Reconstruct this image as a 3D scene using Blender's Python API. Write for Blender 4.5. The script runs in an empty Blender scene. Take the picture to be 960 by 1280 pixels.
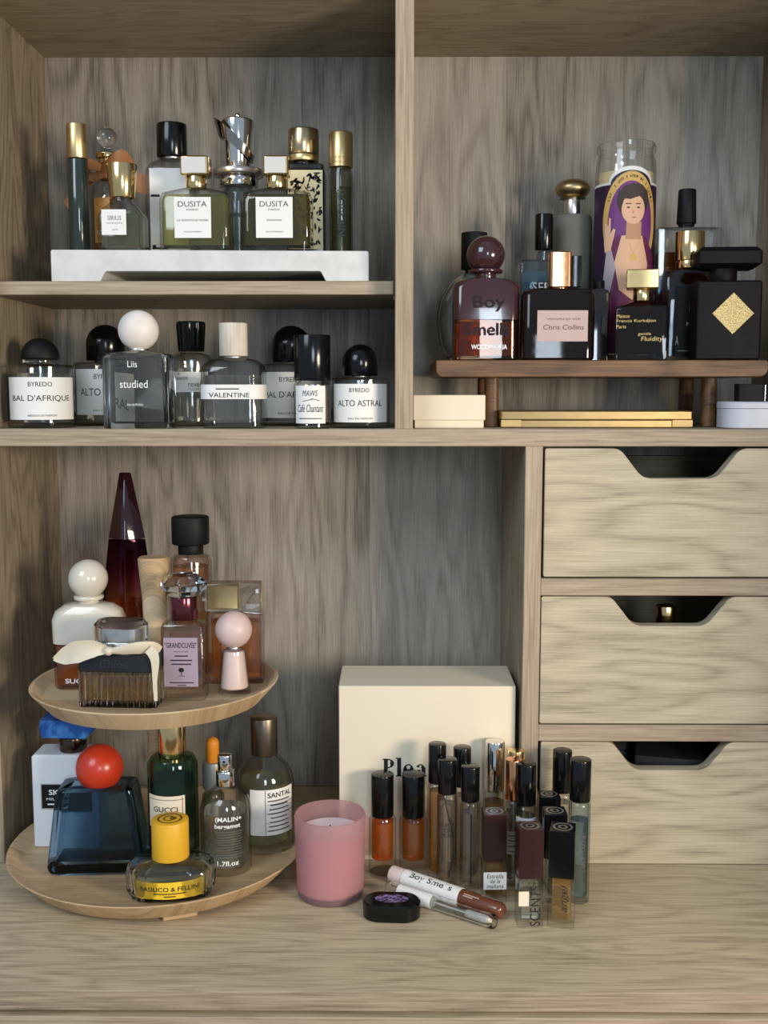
import bpy, bmesh, math, random
from mathutils import Vector, Matrix
random.seed(7)
sc = bpy.context.scene
COL = sc.collection
MM = 0.001

# ------------------------------------------------------------------ camera
cam_d = bpy.data.cameras.new('camera'); cam = bpy.data.objects.new('camera', cam_d); COL.objects.link(cam)
cam_d.sensor_fit = 'HORIZONTAL'; cam_d.sensor_width = 36.0; cam_d.lens = 50.625
cam_d.clip_start = 0.01
pitch, yaw = math.atan(152 / 1350), math.atan(10 / 1350)
F = Vector((-math.sin(yaw) * math.cos(pitch), math.cos(yaw) * math.cos(pitch), -math.sin(pitch)))
Rv = Vector((math.cos(yaw), math.sin(yaw), 0)); Uv = Rv.cross(F)
m = Matrix((Rv, Uv, -F)).transposed().to_4x4(); m.translation = Vector((0, -1.0, 0.456))
cam.matrix_world = m
sc.camera = cam

# ------------------------------------------------------------------ world, light, exposure
w = bpy.data.worlds.new('world'); sc.world = w; w.use_nodes = True
bg = w.node_tree.nodes['Background']; bg.inputs[0].default_value = (0.67, 0.82, 1.0, 1); bg.inputs[1].default_value = 0.38

def area(name, loc, target, sx, sy, power, color):
    d = bpy.data.lights.new(name, 'AREA'); d.shape = 'RECTANGLE'; d.size = sx; d.size_y = sy
    d.energy = power; d.color = color
    o = bpy.data.objects.new(name, d); COL.objects.link(o); o.location = loc
    o.rotation_euler = (Vector(target) - Vector(loc)).to_track_quat('-Z', 'Y').to_euler()
    return o
# warm lamp low on the right, a cool fill added at the left, a small window behind the viewer, faint daylight all round
area('warm_lamp_light', (1.0, -1.12, 0.47), (0.0, 0.05, 0.42), 0.36, 0.30, 15.5, (1.0, 0.84, 0.64))
area('left_fill_light', (-1.1, -1.55, 1.55), (0.05, -0.05, 0.20), 0.9, 1.0, 17, (0.80, 0.90, 1.0))
area('rear_window_light', (0.36, -2.3, 0.68), (0.1, 0.1, 0.45), 0.36, 0.55, 9, (0.76, 0.88, 1.0))

sc.view_settings.view_transform = 'Standard'; sc.view_settings.look = 'None'
sc.view_settings.gamma = 1.0; sc.view_settings.use_curve_mapping = False
sc.view_settings.exposure = 0.25
sc.cycles.use_denoising = True
sc.cycles.max_bounces = 18; sc.cycles.transmission_bounces = 16; sc.cycles.glossy_bounces = 5; sc.cycles.diffuse_bounces = 3
sc.cycles.use_adaptive_sampling = True; sc.cycles.adaptive_threshold = 0.02
sc.cycles.sample_clamp_indirect = 4.0
sc.cycles.blur_glossy = 0.6

# ------------------------------------------------------------------ materials
def lin(c):
    return tuple(((v / 255) / 12.92 if v / 255 <= 0.04045 else ((v / 255 + 0.055) / 1.055) ** 2.4) for v in c) + (1.0,)
CACHE = {}
def new_mat(name):
    mt = bpy.data.materials.new(name); mt.use_nodes = True
    nt = mt.node_tree; nt.nodes.clear()
    out = nt.nodes.new('ShaderNodeOutputMaterial')
    return mt, nt, out
def link(nt, a, b): nt.links.new(a, b)
def plain(name, rgb, rough=0.5, metal=0.0, coat=0.0, spec=0.5, var=0.06):
    if name in CACHE: return CACHE[name]
    mt, nt, out = new_mat(name)
    b = nt.nodes.new('ShaderNodeBsdfPrincipled')
    b.inputs['Base Color'].default_value = lin(rgb); b.inputs['Metallic'].default_value = metal
    b.inputs['Specular IOR Level'].default_value = spec; b.inputs['Coat Weight'].default_value = coat
    tc = nt.nodes.new('ShaderNodeTexCoord'); nz = nt.nodes.new('ShaderNodeTexNoise'); nz.inputs['Scale'].default_value = 180
    link(nt, tc.outputs['Object'], nz.inputs['Vector'])
    mr = nt.nodes.new('ShaderNodeMapRange'); mr.inputs['To Min'].default_value = max(0, rough - var); mr.inputs['To Max'].default_value = min(1, rough + var)
    link(nt, nz.outputs['Fac'], mr.inputs['Value']); link(nt, mr.outputs['Result'], b.inputs['Roughness'])
    link(nt, b.outputs[0], out.inputs[0]); CACHE[name] = mt
    return mt
def glass(name, rgb=(250, 252, 250), rough=0.0, ior=1.45, solid=False):
    """solid: refracting glass or liquid; otherwise a thin wall that lets light straight through, mirrors at grazing
    angles and deepens in colour where the sight line runs along the wall"""
    if name in CACHE: return CACHE[name]
    mt, nt, out = new_mat(name); N = nt.nodes.new
    c_ = tuple(q ** (0.5 if name.startswith('liquid') else 0.28) for q in lin(rgb)[:3]) + (1,)      # the colour builds up over the surfaces crossed
    if solid:
        g = N('ShaderNodeBsdfGlass'); g.inputs['Color'].default_value = c_
        g.inputs['Roughness'].default_value = rough; g.inputs['IOR'].default_value = ior
        last = g.outputs[0]
        if name.startswith('liquid'):                                 # perfume is never perfectly clear: a little light scatters in it
            sat = 1 - min(rgb) / max(rgb)
            d = N('ShaderNodeBsdfDiffuse'); d.inputs[0].default_value = lin(rgb); tl = N('ShaderNodeBsdfTranslucent'); tl.inputs[0].default_value = lin(rgb)
            m1 = N('ShaderNodeMixShader'); m1.inputs[0].default_value = .6; link(nt, d.outputs[0], m1.inputs[1]); link(nt, tl.outputs[0], m1.inputs[2])
            m2 = N('ShaderNodeMixShader'); m2.inputs[0].default_value = .04 + .3 * sat; link(nt, last, m2.inputs[1]); link(nt, m1.outputs[0], m2.inputs[2])
            last = m2.outputs[0]
        link(nt, last, out.inputs[0]); CACHE[name] = mt
        return mt
    lw = N('ShaderNodeLayerWeight'); lw.inputs['Blend'].default_value = 0.5
    def math_(op, a, b_):
        q = N('ShaderNodeMath'); q.operation = op; link(nt, a, q.inputs[0]); q.inputs[1].default_value = b_; return q.outputs[0]
    p5 = math_('POWER', lw.outputs['Facing'], 5.0); fr = math_('MULTIPLY', p5, 0.9); fr = math_('ADD', fr, 0.04)
    p3 = math_('POWER', lw.outputs['Facing'], 3.0)
    mc = N('ShaderNodeMix'); mc.data_type = 'RGBA'; link(nt, p3, mc.inputs[0]); mc.inputs[6].default_value = c_
    mc.inputs[7].default_value = tuple(q ** 2.2 * 0.55 for q in c_[:3]) + (1,)
    tr = N('ShaderNodeBsdfTransparent'); link(nt, mc.outputs[2], tr.inputs[0])
    gl_ = N('ShaderNodeBsdfGlossy'); gl_.inputs['Roughness'].default_value = 0.03
    mx = N('ShaderNodeMixShader'); link(nt, fr, mx.inputs[0]); link(nt, tr.outputs[0], mx.inputs[1]); link(nt, gl_.outputs[0], mx.inputs[2])
    link(nt, mx.outputs[0], out.inputs[0]); CACHE[name] = mt
    return mt
def frosted(name, rgb, k=0.55):
    """acid-etched glass: part clear scatter, part soft glow of light passing through"""
    mt, nt, out = new_mat(name); N = nt.nodes.new
    g = N('ShaderNodeBsdfGlass'); g.inputs['Color'].default_value = tuple(q ** .4 for q in lin(rgb)[:3]) + (1,); g.inputs['Roughness'].default_value = 0.32; g.inputs['IOR'].default_value = 1.2
    d = N('ShaderNodeBsdfDiffuse'); d.inputs[0].default_value = lin(rgb); tl = N('ShaderNodeBsdfTranslucent'); tl.inputs[0].default_value = lin(rgb)
    m1 = N('ShaderNodeMixShader'); m1.inputs[0].default_value = .45; link(nt, d.outputs[0], m1.inputs[1]); link(nt, tl.outputs[0], m1.inputs[2])
    m2 = N('ShaderNodeMixShader'); m2.inputs[0].default_value = k; link(nt, g.outputs[0], m2.inputs[1]); link(nt, m1.outputs[0], m2.inputs[2])
    link(nt, m2.outputs[0], out.inputs[0])
    return mt
def ramp_glass(name, z0, z1, stops, rough=0.02):
    """glass lacquered with a colour that fades along the bottle's height"""
    mt, nt, out = new_mat(name)
    g = nt.nodes.new('ShaderNodeBsdfGlass'); g.inputs['Roughness'].default_value = rough
    tc = nt.nodes.new('ShaderNodeTexCoord'); sp = nt.nodes.new('ShaderNodeSeparateXYZ'); link(nt, tc.outputs['Object'], sp.inputs[0])
    mr = nt.nodes.new('ShaderNodeMapRange'); mr.inputs['From Min'].default_value = z0 * MM; mr.inputs['From Max'].default_value = z1 * MM
    link(nt, sp.outputs['Z'], mr.inputs['Value'])
    cr = nt.nodes.new('ShaderNodeValToRGB'); cr.color_ramp.elements[0].position = stops[0][0]; cr.color_ramp.elements[0].color = lin(stops[0][1])
    cr.color_ramp.elements[1].position = stops[-1][0]; cr.color_ramp.elements[1].color = lin(stops[-1][1])
    for p, c in stops[1:-1]:
        e = cr.color_ramp.elements.new(p); e.color = lin(c)
    for e in cr.color_ramp.elements: e.color = tuple(q ** 0.35 for q in e.color[:3]) + (1,)
    link(nt, mr.outputs['Result'], cr.inputs[0]); link(nt, cr.outputs[0], g.inputs['Color']); link(nt, g.outputs[0], out.inputs[0])
    return mt
def wood(name, dark, mid, light, along='Z', plank=0.085, rough=0.55, fig=14.0, fine=1.0, figamt=0.5, tone=0.10):
    """laminate / timber: grain runs along one object axis; strips of differing tone side by side"""
    mt, nt, out = new_mat(name)
    N = nt.nodes.new
    b = N('ShaderNodeBsdfPrincipled'); b.inputs['Roughness'].default_value = rough; b.inputs['Specular IOR Level'].default_value = 0.3
    tc = N('ShaderNodeTexCoord'); sp = N('ShaderNodeSeparateXYZ'); link(nt, tc.outputs['Object'], sp.inputs[0])
    al = sp.outputs[along]
    others = [a for a in 'XYZ' if a != along]
    ac = N('ShaderNodeMath'); ac.operation = 'ADD'; link(nt, sp.outputs[others[0]], ac.inputs[0])
    sc2 = N('ShaderNodeMath'); sc2.operation = 'MULTIPLY'; sc2.inputs[1].default_value = 0.83; link(nt, sp.outputs[others[1]], sc2.inputs[0]); link(nt, sc2.outputs[0], ac.inputs[1])
    dv = N('ShaderNodeMath'); dv.operation = 'DIVIDE'; dv.inputs[1].default_value = plank; link(nt, ac.outputs[0], dv.inputs[0])
    fl = N('ShaderNodeMath'); fl.operation = 'FLOOR'; link(nt, dv.outputs[0], fl.inputs[0])
    wn = N('ShaderNodeTexWhiteNoise'); wn.noise_dimensions = '1D'; link(nt, fl.outputs[0], wn.inputs['W'])
    # shifted coordinate along the grain, per strip
    sh = N('ShaderNodeMath'); sh.operation = 'MULTIPLY_ADD'; sh.inputs[1].default_value = 3.7; link(nt, wn.outputs['Value'], sh.inputs[0]); link(nt, al, sh.inputs[2])
    def vec(sa, sb):
        a1 = N('ShaderNodeMath'); a1.operation = 'MULTIPLY'; a1.inputs[1].default_value = sa; link(nt, ac.outputs[0], a1.inputs[0])
        b1 = N('ShaderNodeMath'); b1.operation = 'MULTIPLY'; b1.inputs[1].default_value = sb; link(nt, sh.outputs[0], b1.inputs[0])
        cv = N('ShaderNodeCombineXYZ'); link(nt, a1.outputs[0], cv.inputs[0]); link(nt, b1.outputs[0], cv.inputs[1]); link(nt, fl.outputs[0], cv.inputs[2])
        return cv
    def noise(v, detail, rgh=0.55):
        n = N('ShaderNodeTexNoise'); n.inputs['Scale'].default_value = 1.0; n.inputs['Detail'].default_value = detail; n.inputs['Roughness'].default_value = rgh
        link(nt, v.outputs[0], n.inputs['Vector']); return n.outputs['Fac']
    n1 = noise(vec(760 * fine, 20 * fine), 3, .62)                     # fibres
    n2 = noise(vec(16, 2.6), 2)                                   # figure
    n3 = noise(vec(130, 2.5), 2)                                     # streaks
    si = N('ShaderNodeMath'); si.operation = 'MULTIPLY'; si.inputs[1].default_value = fig * 6.283; link(nt, n2, si.inputs[0])
    si2 = N('ShaderNodeMath'); si2.operation = 'SINE'; link(nt, si.outputs[0], si2.inputs[0])
    fm = N('ShaderNodeMapRange'); fm.inputs['From Min'].default_value = -1; fm.inputs['From Max'].default_value = 1; link(nt, si2.outputs[0], fm.inputs['Value'])
    pw = N('ShaderNodeMath'); pw.operation = 'POWER'; pw.inputs[1].default_value = 0.6; link(nt, fm.outputs['Result'], pw.inputs[0])
    def madd(a, k, c):
        q = N('ShaderNodeMath'); q.operation = 'MULTIPLY_ADD'; q.inputs[1].default_value = k; link(nt, a, q.inputs[0])
        if isinstance(c, float): q.inputs[2].default_value = c
        else: link(nt, c, q.inputs[2])
        return q.outputs[0]
    v = madd(n1, 0.9, -0.33)
    v = madd(n3, 0.32, v)
    v = madd(pw.outputs[0], figamt * 0.5, v)
    v = madd(wn.outputs['Value'], tone * 2, v)
    cr = N('ShaderNodeValToRGB'); e = cr.color_ramp.elements
    e[0].position = 0.12; e[0].color = lin(dark); e[1].position = 0.85; e[1].color = lin(light)
    k = e.new(0.45); k.color = lin(mid)
    link(nt, v, cr.inputs[0]); link(nt, cr.outputs[0], b.inputs['Base Color'])
    link(nt, b.outputs[0], out.inputs[0]); CACHE[name] = mt
    return mt
def noisy(name, c1, c2, scale, rough=0.4, metal=0.0, stretch=(1, 1, 1), lo=0.4, hi=0.6, bump=0.0):
    mt, nt, out = new_mat(name)
    b = nt.nodes.new('ShaderNodeBsdfPrincipled'); b.inputs['Roughness'].default_value = rough; b.inputs['Metallic'].default_value = metal
    tc = nt.nodes.new('ShaderNodeTexCoord'); mp = nt.nodes.new('ShaderNodeMapping'); mp.inputs['Scale'].default_value = stretch
    nz = nt.nodes.new('ShaderNodeTexNoise'); nz.inputs['Scale'].default_value = scale; nz.inputs['Detail'].default_value = 5
    link(nt, tc.outputs['Object'], mp.inputs[0]); link(nt, mp.outputs[0], nz.inputs['Vector'])
    cr = nt.nodes.new('ShaderNodeValToRGB'); cr.color_ramp.elements[0].position = lo; cr.color_ramp.elements[0].color = lin(c1)
    cr.color_ramp.elements[1].position = hi; cr.color_ramp.elements[1].color = lin(c2)
    link(nt, nz.outputs['Fac'], cr.inputs[0]); link(nt, cr.outputs[0], b.inputs['Base Color'])
    if bump:
        bp = nt.nodes.new('ShaderNodeBump'); bp.inputs['Strength'].default_value = bump; bp.inputs['Distance'].default_value = 0.0005
        link(nt, nz.outputs['Fac'], bp.inputs['Height']); link(nt, bp.outputs[0], b.inputs['Normal'])
    link(nt, b.outputs[0], out.inputs[0])
    return mt

WD, WM, WL = (112, 102, 90), (164, 152, 134), (192, 180, 160)
W_S = wood('laminate_side', (98, 86, 70), (142, 128, 108), (168, 154, 132), 'Z', 0.11, figamt=0.5)
W_V = wood('laminate_back_cool_lit', (94, 87, 79), (147, 139, 128), (178, 170, 157), 'Z', 0.074, fig=8, figamt=0.5, tone=.13)  # greyer than the sides: cooler light on the back is put into this colour
W_H = wood('laminate_horizontal', (104, 92, 74), (152, 138, 114), (178, 164, 138), 'X', 0.11, figamt=0.5)
W_TOP = wood('laminate_worktop', (140, 124, 100), (188, 171, 142), (210, 194, 166), 'X', 0.16, figamt=0.3)
W_DR = wood('laminate_drawer_front', (124, 113, 94), (172, 159, 134), (200, 187, 160), 'X', 0.5, fig=9, figamt=0.55)
W_EDGE_H = wood('edge_band_horizontal', (120, 104, 86), (166, 148, 126), (194, 178, 154), 'X', 0.5, fine=0.7, figamt=0.1)
W_EDGE_V = wood('edge_band_vertical', (120, 104, 86), (166, 148, 126), (194, 178, 154), 'Z', 0.5, fine=0.7, figamt=0.1)
W_PALE = wood('pale_rubberwood', (146, 116, 84), (190, 160, 122), (212, 186, 150), 'X', 0.052, fig=6, figamt=0.3, tone=0.26, rough=0.45)
W_DARK = wood('walnut', (66, 44, 26), (110, 78, 48), (146, 110, 74), 'X', 0.4, fig=10, figamt=0.5, rough=0.4)
W_CAP = wood('ash_cap_wood', (176, 164, 146), (206, 196, 180), (226, 218, 204), 'Z', 0.2, fig=6, figamt=0.4)

BLACK = plain('gloss_black_plastic', (10, 10, 11), 0.16, spec=.4)
BLACKM = plain('matte_black_plastic', (16, 16, 17), 0.55, spec=.25)
INK = plain('black_ink', (18, 17, 18), 0.7)
WHITEINK = plain('white_ink', (238, 238, 236), 0.7)
GREYINK = plain('grey_ink', (96, 94, 92), 0.7)
PAPER = plain('white_paper', (232, 230, 225), 0.75)
CREAM = plain('cream_card', (226, 213, 188), 0.7)
GOLD = plain('polished_gold', (232, 202, 144), 0.16, 1.0)
GOLDB = plain('brushed_gold', (216, 190, 136), 0.34, 1.0)
BRASS = plain('satin_brass', (176, 158, 118), 0.38, 1.0)
BRONZE = plain('brown_gold_metal', (186, 164, 128), 0.25, 1.0)
CHROME = plain('chrome', (226, 224, 222), 0.08, 1.0)
SILVER = plain('satin_silver', (218, 216, 212), 0.3, 1.0)
ROSE = plain('rose_gold', (222, 160, 116), 0.18, 1.0)
GL = glass('clear_glass')
GLF = frosted('frosted_glass', (170, 170, 160), .6)
CRY = glass('solid_crystal', (244, 248, 248), solid=True)
def liq(name, rgb): return glass('liquid_' + name, rgb, 0.0, 1.33, True)
L_CLEAR = liq('clear', (244, 244, 236)); L_OLIVE = liq('pale_olive', (206, 198, 116)); L_OLIVED = liq('olive', (136, 122, 40))
L_GREEN = liq('green', (206, 208, 168)); L_AMBER = liq('amber', (226, 168, 108)); L_ORANGE = liq('orange', (244, 150, 56))
L_BROWN = liq('brown', (150, 84, 30)); L_PINK = liq('pink', (240, 212, 206)); L_DARK = liq('dark', (70, 34, 26)); L_STRAW = liq('straw', (232, 206, 150))

# ------------------------------------------------------------------ mesh helpers (millimetres in, metres out)
def finish(name, verts, faces, mat, parent=None, smooth=35, raw=False):
    me = bpy.data.meshes.new(name)
    k = 1.0 if raw else MM
    me.from_pydata([(v[0] * k, v[1] * k, v[2] * k) for v in verts], [], faces)
    me.update()
    if smooth:
        me.polygons.foreach_set('use_smooth', [True] * len(me.polygons))
        me.set_sharp_from_angle(angle=math.radians(smooth))
    if mat: me.materials.append(mat)
    o = bpy.data.objects.new(name, me); COL.objects.link(o)
    if parent: o.parent = parent
    return o
def thing(name, label, cat, x, y, z, rz=0.0, group=None):
    o = bpy.data.objects.new(name, None); COL.objects.link(o)
    o.empty_display_size = 0.01
    o.location = (x * MM, y * MM, z * MM); o.rotation_euler = (0, 0, math.radians(rz))
    o['label'] = label; o['category'] = cat
    if group: o['group'] = group
    return o
def ring(w, d, r, n, rot=0.0, sy=1.0):
    hw, hd = w / 2, d / 2
    r = max(0.05, min(r, hw * .985, hd * .985)); pts = []
    for cx, cy, a0 in ((hw - r, hd - r, 0), (-hw + r, hd - r, 90), (-hw + r, -hd + r, 180), (hw - r, -hd + r, 270)):
        for i in range(n + 1):
            a = math.radians(a0 + 90 * i / n); pts.append((cx + r * math.cos(a), cy + r * math.sin(a)))
    if rot:
        c, s = math.cos(math.radians(rot)), math.sin(math.radians(rot))
        pts = [(x * c - y * s, (x * s + y * c) * sy) for x, y in pts]
    return pts
def rings(secs, n, rot=0.0, sy=1.0):
    out = []
    for s in secs:
        dx, dy = (s[4], s[5]) if len(s) > 5 else (0, 0)
        out.append([(x + dx, y + dy, s[0]) for x, y in ring(s[1], s[2], s[3], n, rot, sy)])
    return out
def skin(rs, close0=True, close1=True):
    n = len(rs[0]); v = [p for r in rs for p in r]; f = []
    for i in range(len(rs) - 1):
        a, b = i * n, (i + 1) * n
        for j in range(n):
            k = (j + 1) % n; f.append((a + j, a + k, b + k, b + j))
    if close0: f.append(tuple(range(n - 1, -1, -1)))
    if close1: f.append(tuple((len(rs) - 1) * n + j for j in range(n)))
    return v, f
def loft(name, secs, mat, parent, n=5, at=(0, 0, 0), rot=0.0, sy=1.0, smooth=35):
    v, f = skin(rings(secs, n, rot, sy))
    return finish(name, [(x + at[0], y + at[1], z + at[2]) for x, y, z in v], f, mat, parent, smooth)
def C(z, d): return (z, d, d, d / 2)                                  # circular section
def cyl(name, z0, z1, d, mat, parent, at=(0, 0, 0), b=0.6, n=8, d1=None):
    d1 = d if d1 is None else d1
    return loft(name, [C(z0, d - 2 * b), C(z0 + b * .35, d - b * .6), C(z0 + b, d), C(z1 - b, d1), C(z1 - b * .35, d1 - b * .6), C(z1, d1 - 2 * b)], mat, parent, n, at)
def block(name, z0, z1, w, d, mat, parent, r=1.0, b=0.6, at=(0, 0, 0), n=3):
    return loft(name, [(z0, w - 2 * b, d - 2 * b, r), (z0 + b, w, d, r), (z1 - b, w, d, r), (z1, w - 2 * b, d - 2 * b, r)], mat, parent, n, at)
def sphere(name, zc, D, mat, parent, at=(0, 0, 0), flat=1.0, n=8, m_=14, cut=None):
    R = D / 2; s = []
    for i in range(m_ + 1):
        a = -math.pi / 2 + math.pi * i / m_
        rr = max(0.15, R * math.cos(a)); z = zc + R * flat * math.sin(a)
        if cut is not None and z < cut: continue
        s.append((z, 2 * rr, 2 * rr, rr))
    return loft(name, s, mat, parent, n, at, smooth=60)
def interp(secs, z):
    for a, b in zip(secs, secs[1:]):
        if a[0] <= z <= b[0] and b[0] > a[0]:
            t = (z - a[0]) / (b[0] - a[0]); return (z,) + tuple(a[i] + (b[i] - a[i]) * t for i in (1, 2, 3))
    return (z,) + tuple(secs[-1][1:4])
def inner(secs, wall, base, top=None):
    zs = [s for s in secs if s[0] > base + 0.3 and (top is None or s[0] < top - 0.1)]
    src = [interp(secs, base)] + zs + ([interp(secs, top)] if top is not None else [])
    return [(s[0], max(0.8, s[1] - 2 * wall), max(0.8, s[2] - 2 * wall), max(0.3, s[3] - wall)) for s in src]
def vessel(parent, secs, wall, base, level, gmat, lmat, n=5, name='glass_body', rot=0.0, sy=1.0, rib=None, smooth=35):
    """hollow glass bottle (outer and inner wall) with the liquid standing inside it"""
    out = rings(secs, n, rot, sy); inn = rings(inner(secs, wall, base), n, rot, sy)
    if rib: out = [rib(r) for r in out]
    v, f = skin(out + inn[::-1])
    g = finish(name, v, f, gmat, parent, smooth)
    if lmat is not None:
        ls = inner(secs, wall + 0.25, base + 0.3, level)
        v, f = skin(rings(ls, n, rot, sy)); finish('liquid', v, f, lmat, parent, smooth)
    return g
def bend(pts, R, yc=0.0):
    return [(R * math.sin(x / R), yc - R * math.cos(x / R) + (-(y)), z) for x, y, z in pts]
def panel_poly(name, pts, mat, parent, y, R=0.0, lift=0.0, at=(0, 0), smooth=0, xform=None):
    """flat print or label outline in the x-z plane facing -y, optionally wrapped round a cylinder of radius R"""
    bm = bmesh.new(); vs = [bm.verts.new((p[0], 0, p[1])) for p in pts]
    f = bm.faces.new(vs); 
    bmesh.ops.triangulate(bm, faces=[f])
    return _wrap(name, bm, mat, parent, y, R, lift, at, smooth, xform)
def _wrap(name, bm, mat, parent, y, R, lift, at, smooth, xform=None):
    for v in bm.verts: v.co.x += at[0]; v.co.z += at[1]
    if R:
        x0 = min(v.co.x for v in bm.verts); x1 = max(v.co.x for v in bm.verts)
        st = R * 0.13; k = math.ceil(x0 / st)
        while k * st < x1:
            bmesh.ops.bisect_plane(bm, geom=bm.verts[:] + bm.edges[:] + bm.faces[:], plane_co=(k * st, 0, 0), plane_no=(1, 0, 0)); k += 1
        for v in bm.verts:
            a = v.co.x / R; v.co = Vector(((R + lift) * math.sin(a), y - (R + lift) * math.cos(a), v.co.z))
    else:
        for v in bm.verts: v.co.y = y - lift
    if xform: 
        for v in bm.verts: v.co = xform(v.co)
    for v in bm.verts: v.co *= MM
    bm.normal_update()
    tot = sum((f.normal * f.calc_area() for f in bm.faces), Vector())
    if not xform and tot.y > 0: bmesh.ops.reverse_faces(bm, faces=bm.faces[:])
    me = bpy.data.meshes.new(name); bm.to_mesh(me); bm.free()
    me.materials.append(mat)
    o = bpy.data.objects.new(name, me); COL.objects.link(o)
    if parent: o.parent = parent
    return o
def label(parent, cx, cz, w_, h, y, mat=None, R=0.0, t=0.35, name='label'):
    """paper label with thickness: flat (R=0, front face at y) or wrapped (cylinder axis at y)"""
    mat = mat or PAPER
    if not R:
        return block_y(name, cx - w_ / 2, cx + w_ / 2, cz - h / 2, cz + h / 2, y, y + t, mat, parent)
    n = 14; v = []; f = []
    for i in range(n + 1):
        a = (cx - w_ / 2 + w_ * i / n) / R
        for rr in (R, R + t):
            for z in (cz - h / 2, cz + h / 2): v.append((rr * math.sin(a), y - rr * math.cos(a), z))
    for i in range(n):
        a, b = i * 4, i * 4 + 4
        f += [(a + 2, b + 2, b + 3, a + 3), (a, a + 1, b + 1, b), (a + 1, a + 3, b + 3, b + 1), (a, b, b + 2, a + 2)]
    f += [(0, 2, 3, 1), (n * 4, n * 4 + 1, n * 4 + 3, n * 4 + 2)]
    return finish(name, v, f, mat, parent, 40)
def block_y(name, x0, x1, z0, z1, y0, y1, mat, parent, smooth=0):
    v = [(x, y, z) for x in (x0, x1) for y in (y0, y1) for z in (z0, z1)]
    f = [(0, 1, 3, 2), (4, 6, 7, 5), (0, 4, 5, 1), (2, 3, 7, 6), (0, 2, 6, 4), (1, 5, 7, 3)]
    return finish(name, v, f, mat, parent, smooth)
TXT = {}
def text_geo(s, bold=0.0, shear=0.0):
    key = (s, bold, shear)
    if key not in TXT:
        cu = bpy.data.curves.new('t', 'FONT'); cu.body = s; cu.resolution_u = 3; cu.offset = bold; cu.shear = shear
        ob = bpy.data.objects.new('t', cu); me = bpy.data.meshes.new_from_object(ob)
        vs = [v.co.copy() for v in me.vertices]; fs = [tuple(p.vertices) for p in me.polygons]
        bpy.data.objects.remove(ob); bpy.data.curves.remove(cu); bpy.data.meshes.remove(me)
        x0 = min(v.x for v in vs); x1 = max(v.x for v in vs); y0 = min(v.y for v in vs); y1 = max(v.y for v in vs)
        TXT[key] = ([((v.x - x0) / (x1 - x0) - .5, (v.y - y0) / (y1 - y0) - .5) for v in vs], fs)
    return TXT[key]
def lettering(parent, lines, mat, y, R=0.0, lift=0.15, name='lettering', at=(0, 0), xform=None):
    """lines: (text, cx, cz, width, height[, {bold, shear, rot}]); text None draws a thin rule"""
    bm = bmesh.new()
    for ln in lines:
        s, cx, cz, wd, h = ln[:5]; o = ln[5] if len(ln) > 5 else {}
        if s is None: pts, fs = [(-.5, -.5), (.5, -.5), (.5, .5), (-.5, .5)], [(0, 1, 2, 3)]
        else: pts, fs = text_geo(s, o.get('bold', 0.0), o.get('shear', 0.0))
        a = math.radians(o.get('rot', 0)); c, sn = math.cos(a), math.sin(a)
        vs = [bm.verts.new((cx + px * wd * c - pz * h * sn, 0, cz + px * wd * sn + pz * h * c)) for px, pz in pts]
        for f in fs:
            try: bm.faces.new([vs[i] for i in f])
            except ValueError: pass
    return _wrap(name, bm, mat, parent, y, R, lift, at, 0, xform)
def ellipse(cx, cz, rx, rz, n=40, a0=0, a1=360):
    return [(cx + rx * math.cos(math.radians(a0 + (a1 - a0) * i / n)), cz + rz * math.sin(math.radians(a0 + (a1 - a0) * i / n))) for i in range(n if a1 - a0 == 360 else n + 1)]
def ribbon(name, pts, widths, mat, parent, wdir=(0, 0, 1), t=0.5, belly=0.0):
    """soft cloth strip through 3D points; width laid along wdir, slightly cupped"""
    P = [Vector(p) for p in pts]; v = []; f = []; n = len(P)
    # resample
    Q, WW = [], []
    for i in range(n - 1):
        for k in range(6):
            u = k / 6
            p0, p1, p2, p3 = P[max(i - 1, 0)], P[i], P[i + 1], P[min(i + 2, n - 1)]
            Q.append(0.5 * ((2 * p1) + (-p0 + p2) * u + (2 * p0 - 5 * p1 + 4 * p2 - p3) * u * u + (-p0 + 3 * p1 - 3 * p2 + p3) * u ** 3))
            WW.append(widths[i] + (widths[i + 1] - widths[i]) * u)
    Q.append(P[-1]); WW.append(widths[-1])
    wd = Vector(wdir).normalized(); m_ = 6
    for i, (q, ww) in enumerate(zip(Q, WW)):
        tg = (Q[min(i + 1, len(Q) - 1)] - Q[max(i - 1, 0)]).normalized()
        nr = tg.cross(wd)
        nr = nr.normalized() if nr.length > 1e-4 else Vector((0, -1, 0))
        wv = nr.cross(tg).normalized()
        for side in (0, 1):
            for j in range(m_ + 1):
                u = j / m_ * 2 - 1
                v.append(tuple(q + wv * (u * ww / 2) + nr * (belly * (1 - u * u) + (t if side else 0))))
    s = 2 * (m_ + 1)
    for i in range(len(Q) - 1):
        a, b = i * s, (i + 1) * s
        for j in range(m_):
            f += [(a + j, b + j, b + j + 1, a + j + 1), (a + m_ + 1 + j, a + m_ + 2 + j, b + m_ + 2 + j, b + m_ + 1 + j)]
        f += [(a, a + m_ + 1, b + m_ + 1, b), (a + m_, b + m_, b + 2 * m_ + 1, a + 2 * m_ + 1)]
    return finish(name, v, f, mat, parent, 60)
def pipe(name, p0, p1, secs, mat, parent, n=6):
    """lathe along an arbitrary axis; secs = (t along axis in mm, diameter)"""
    a = Vector(p0); ax = (Vector(p1) - a).normalized(); q = Vector((0, 0, 1)).rotation_difference(ax)
    v, f = skin([[tuple(a + q @ Vector((x, y, t))) for x, y in ring(d, d, d / 2, n)] for t, d in secs])
    return finish(name, v, f, mat, parent, 40)

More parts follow.
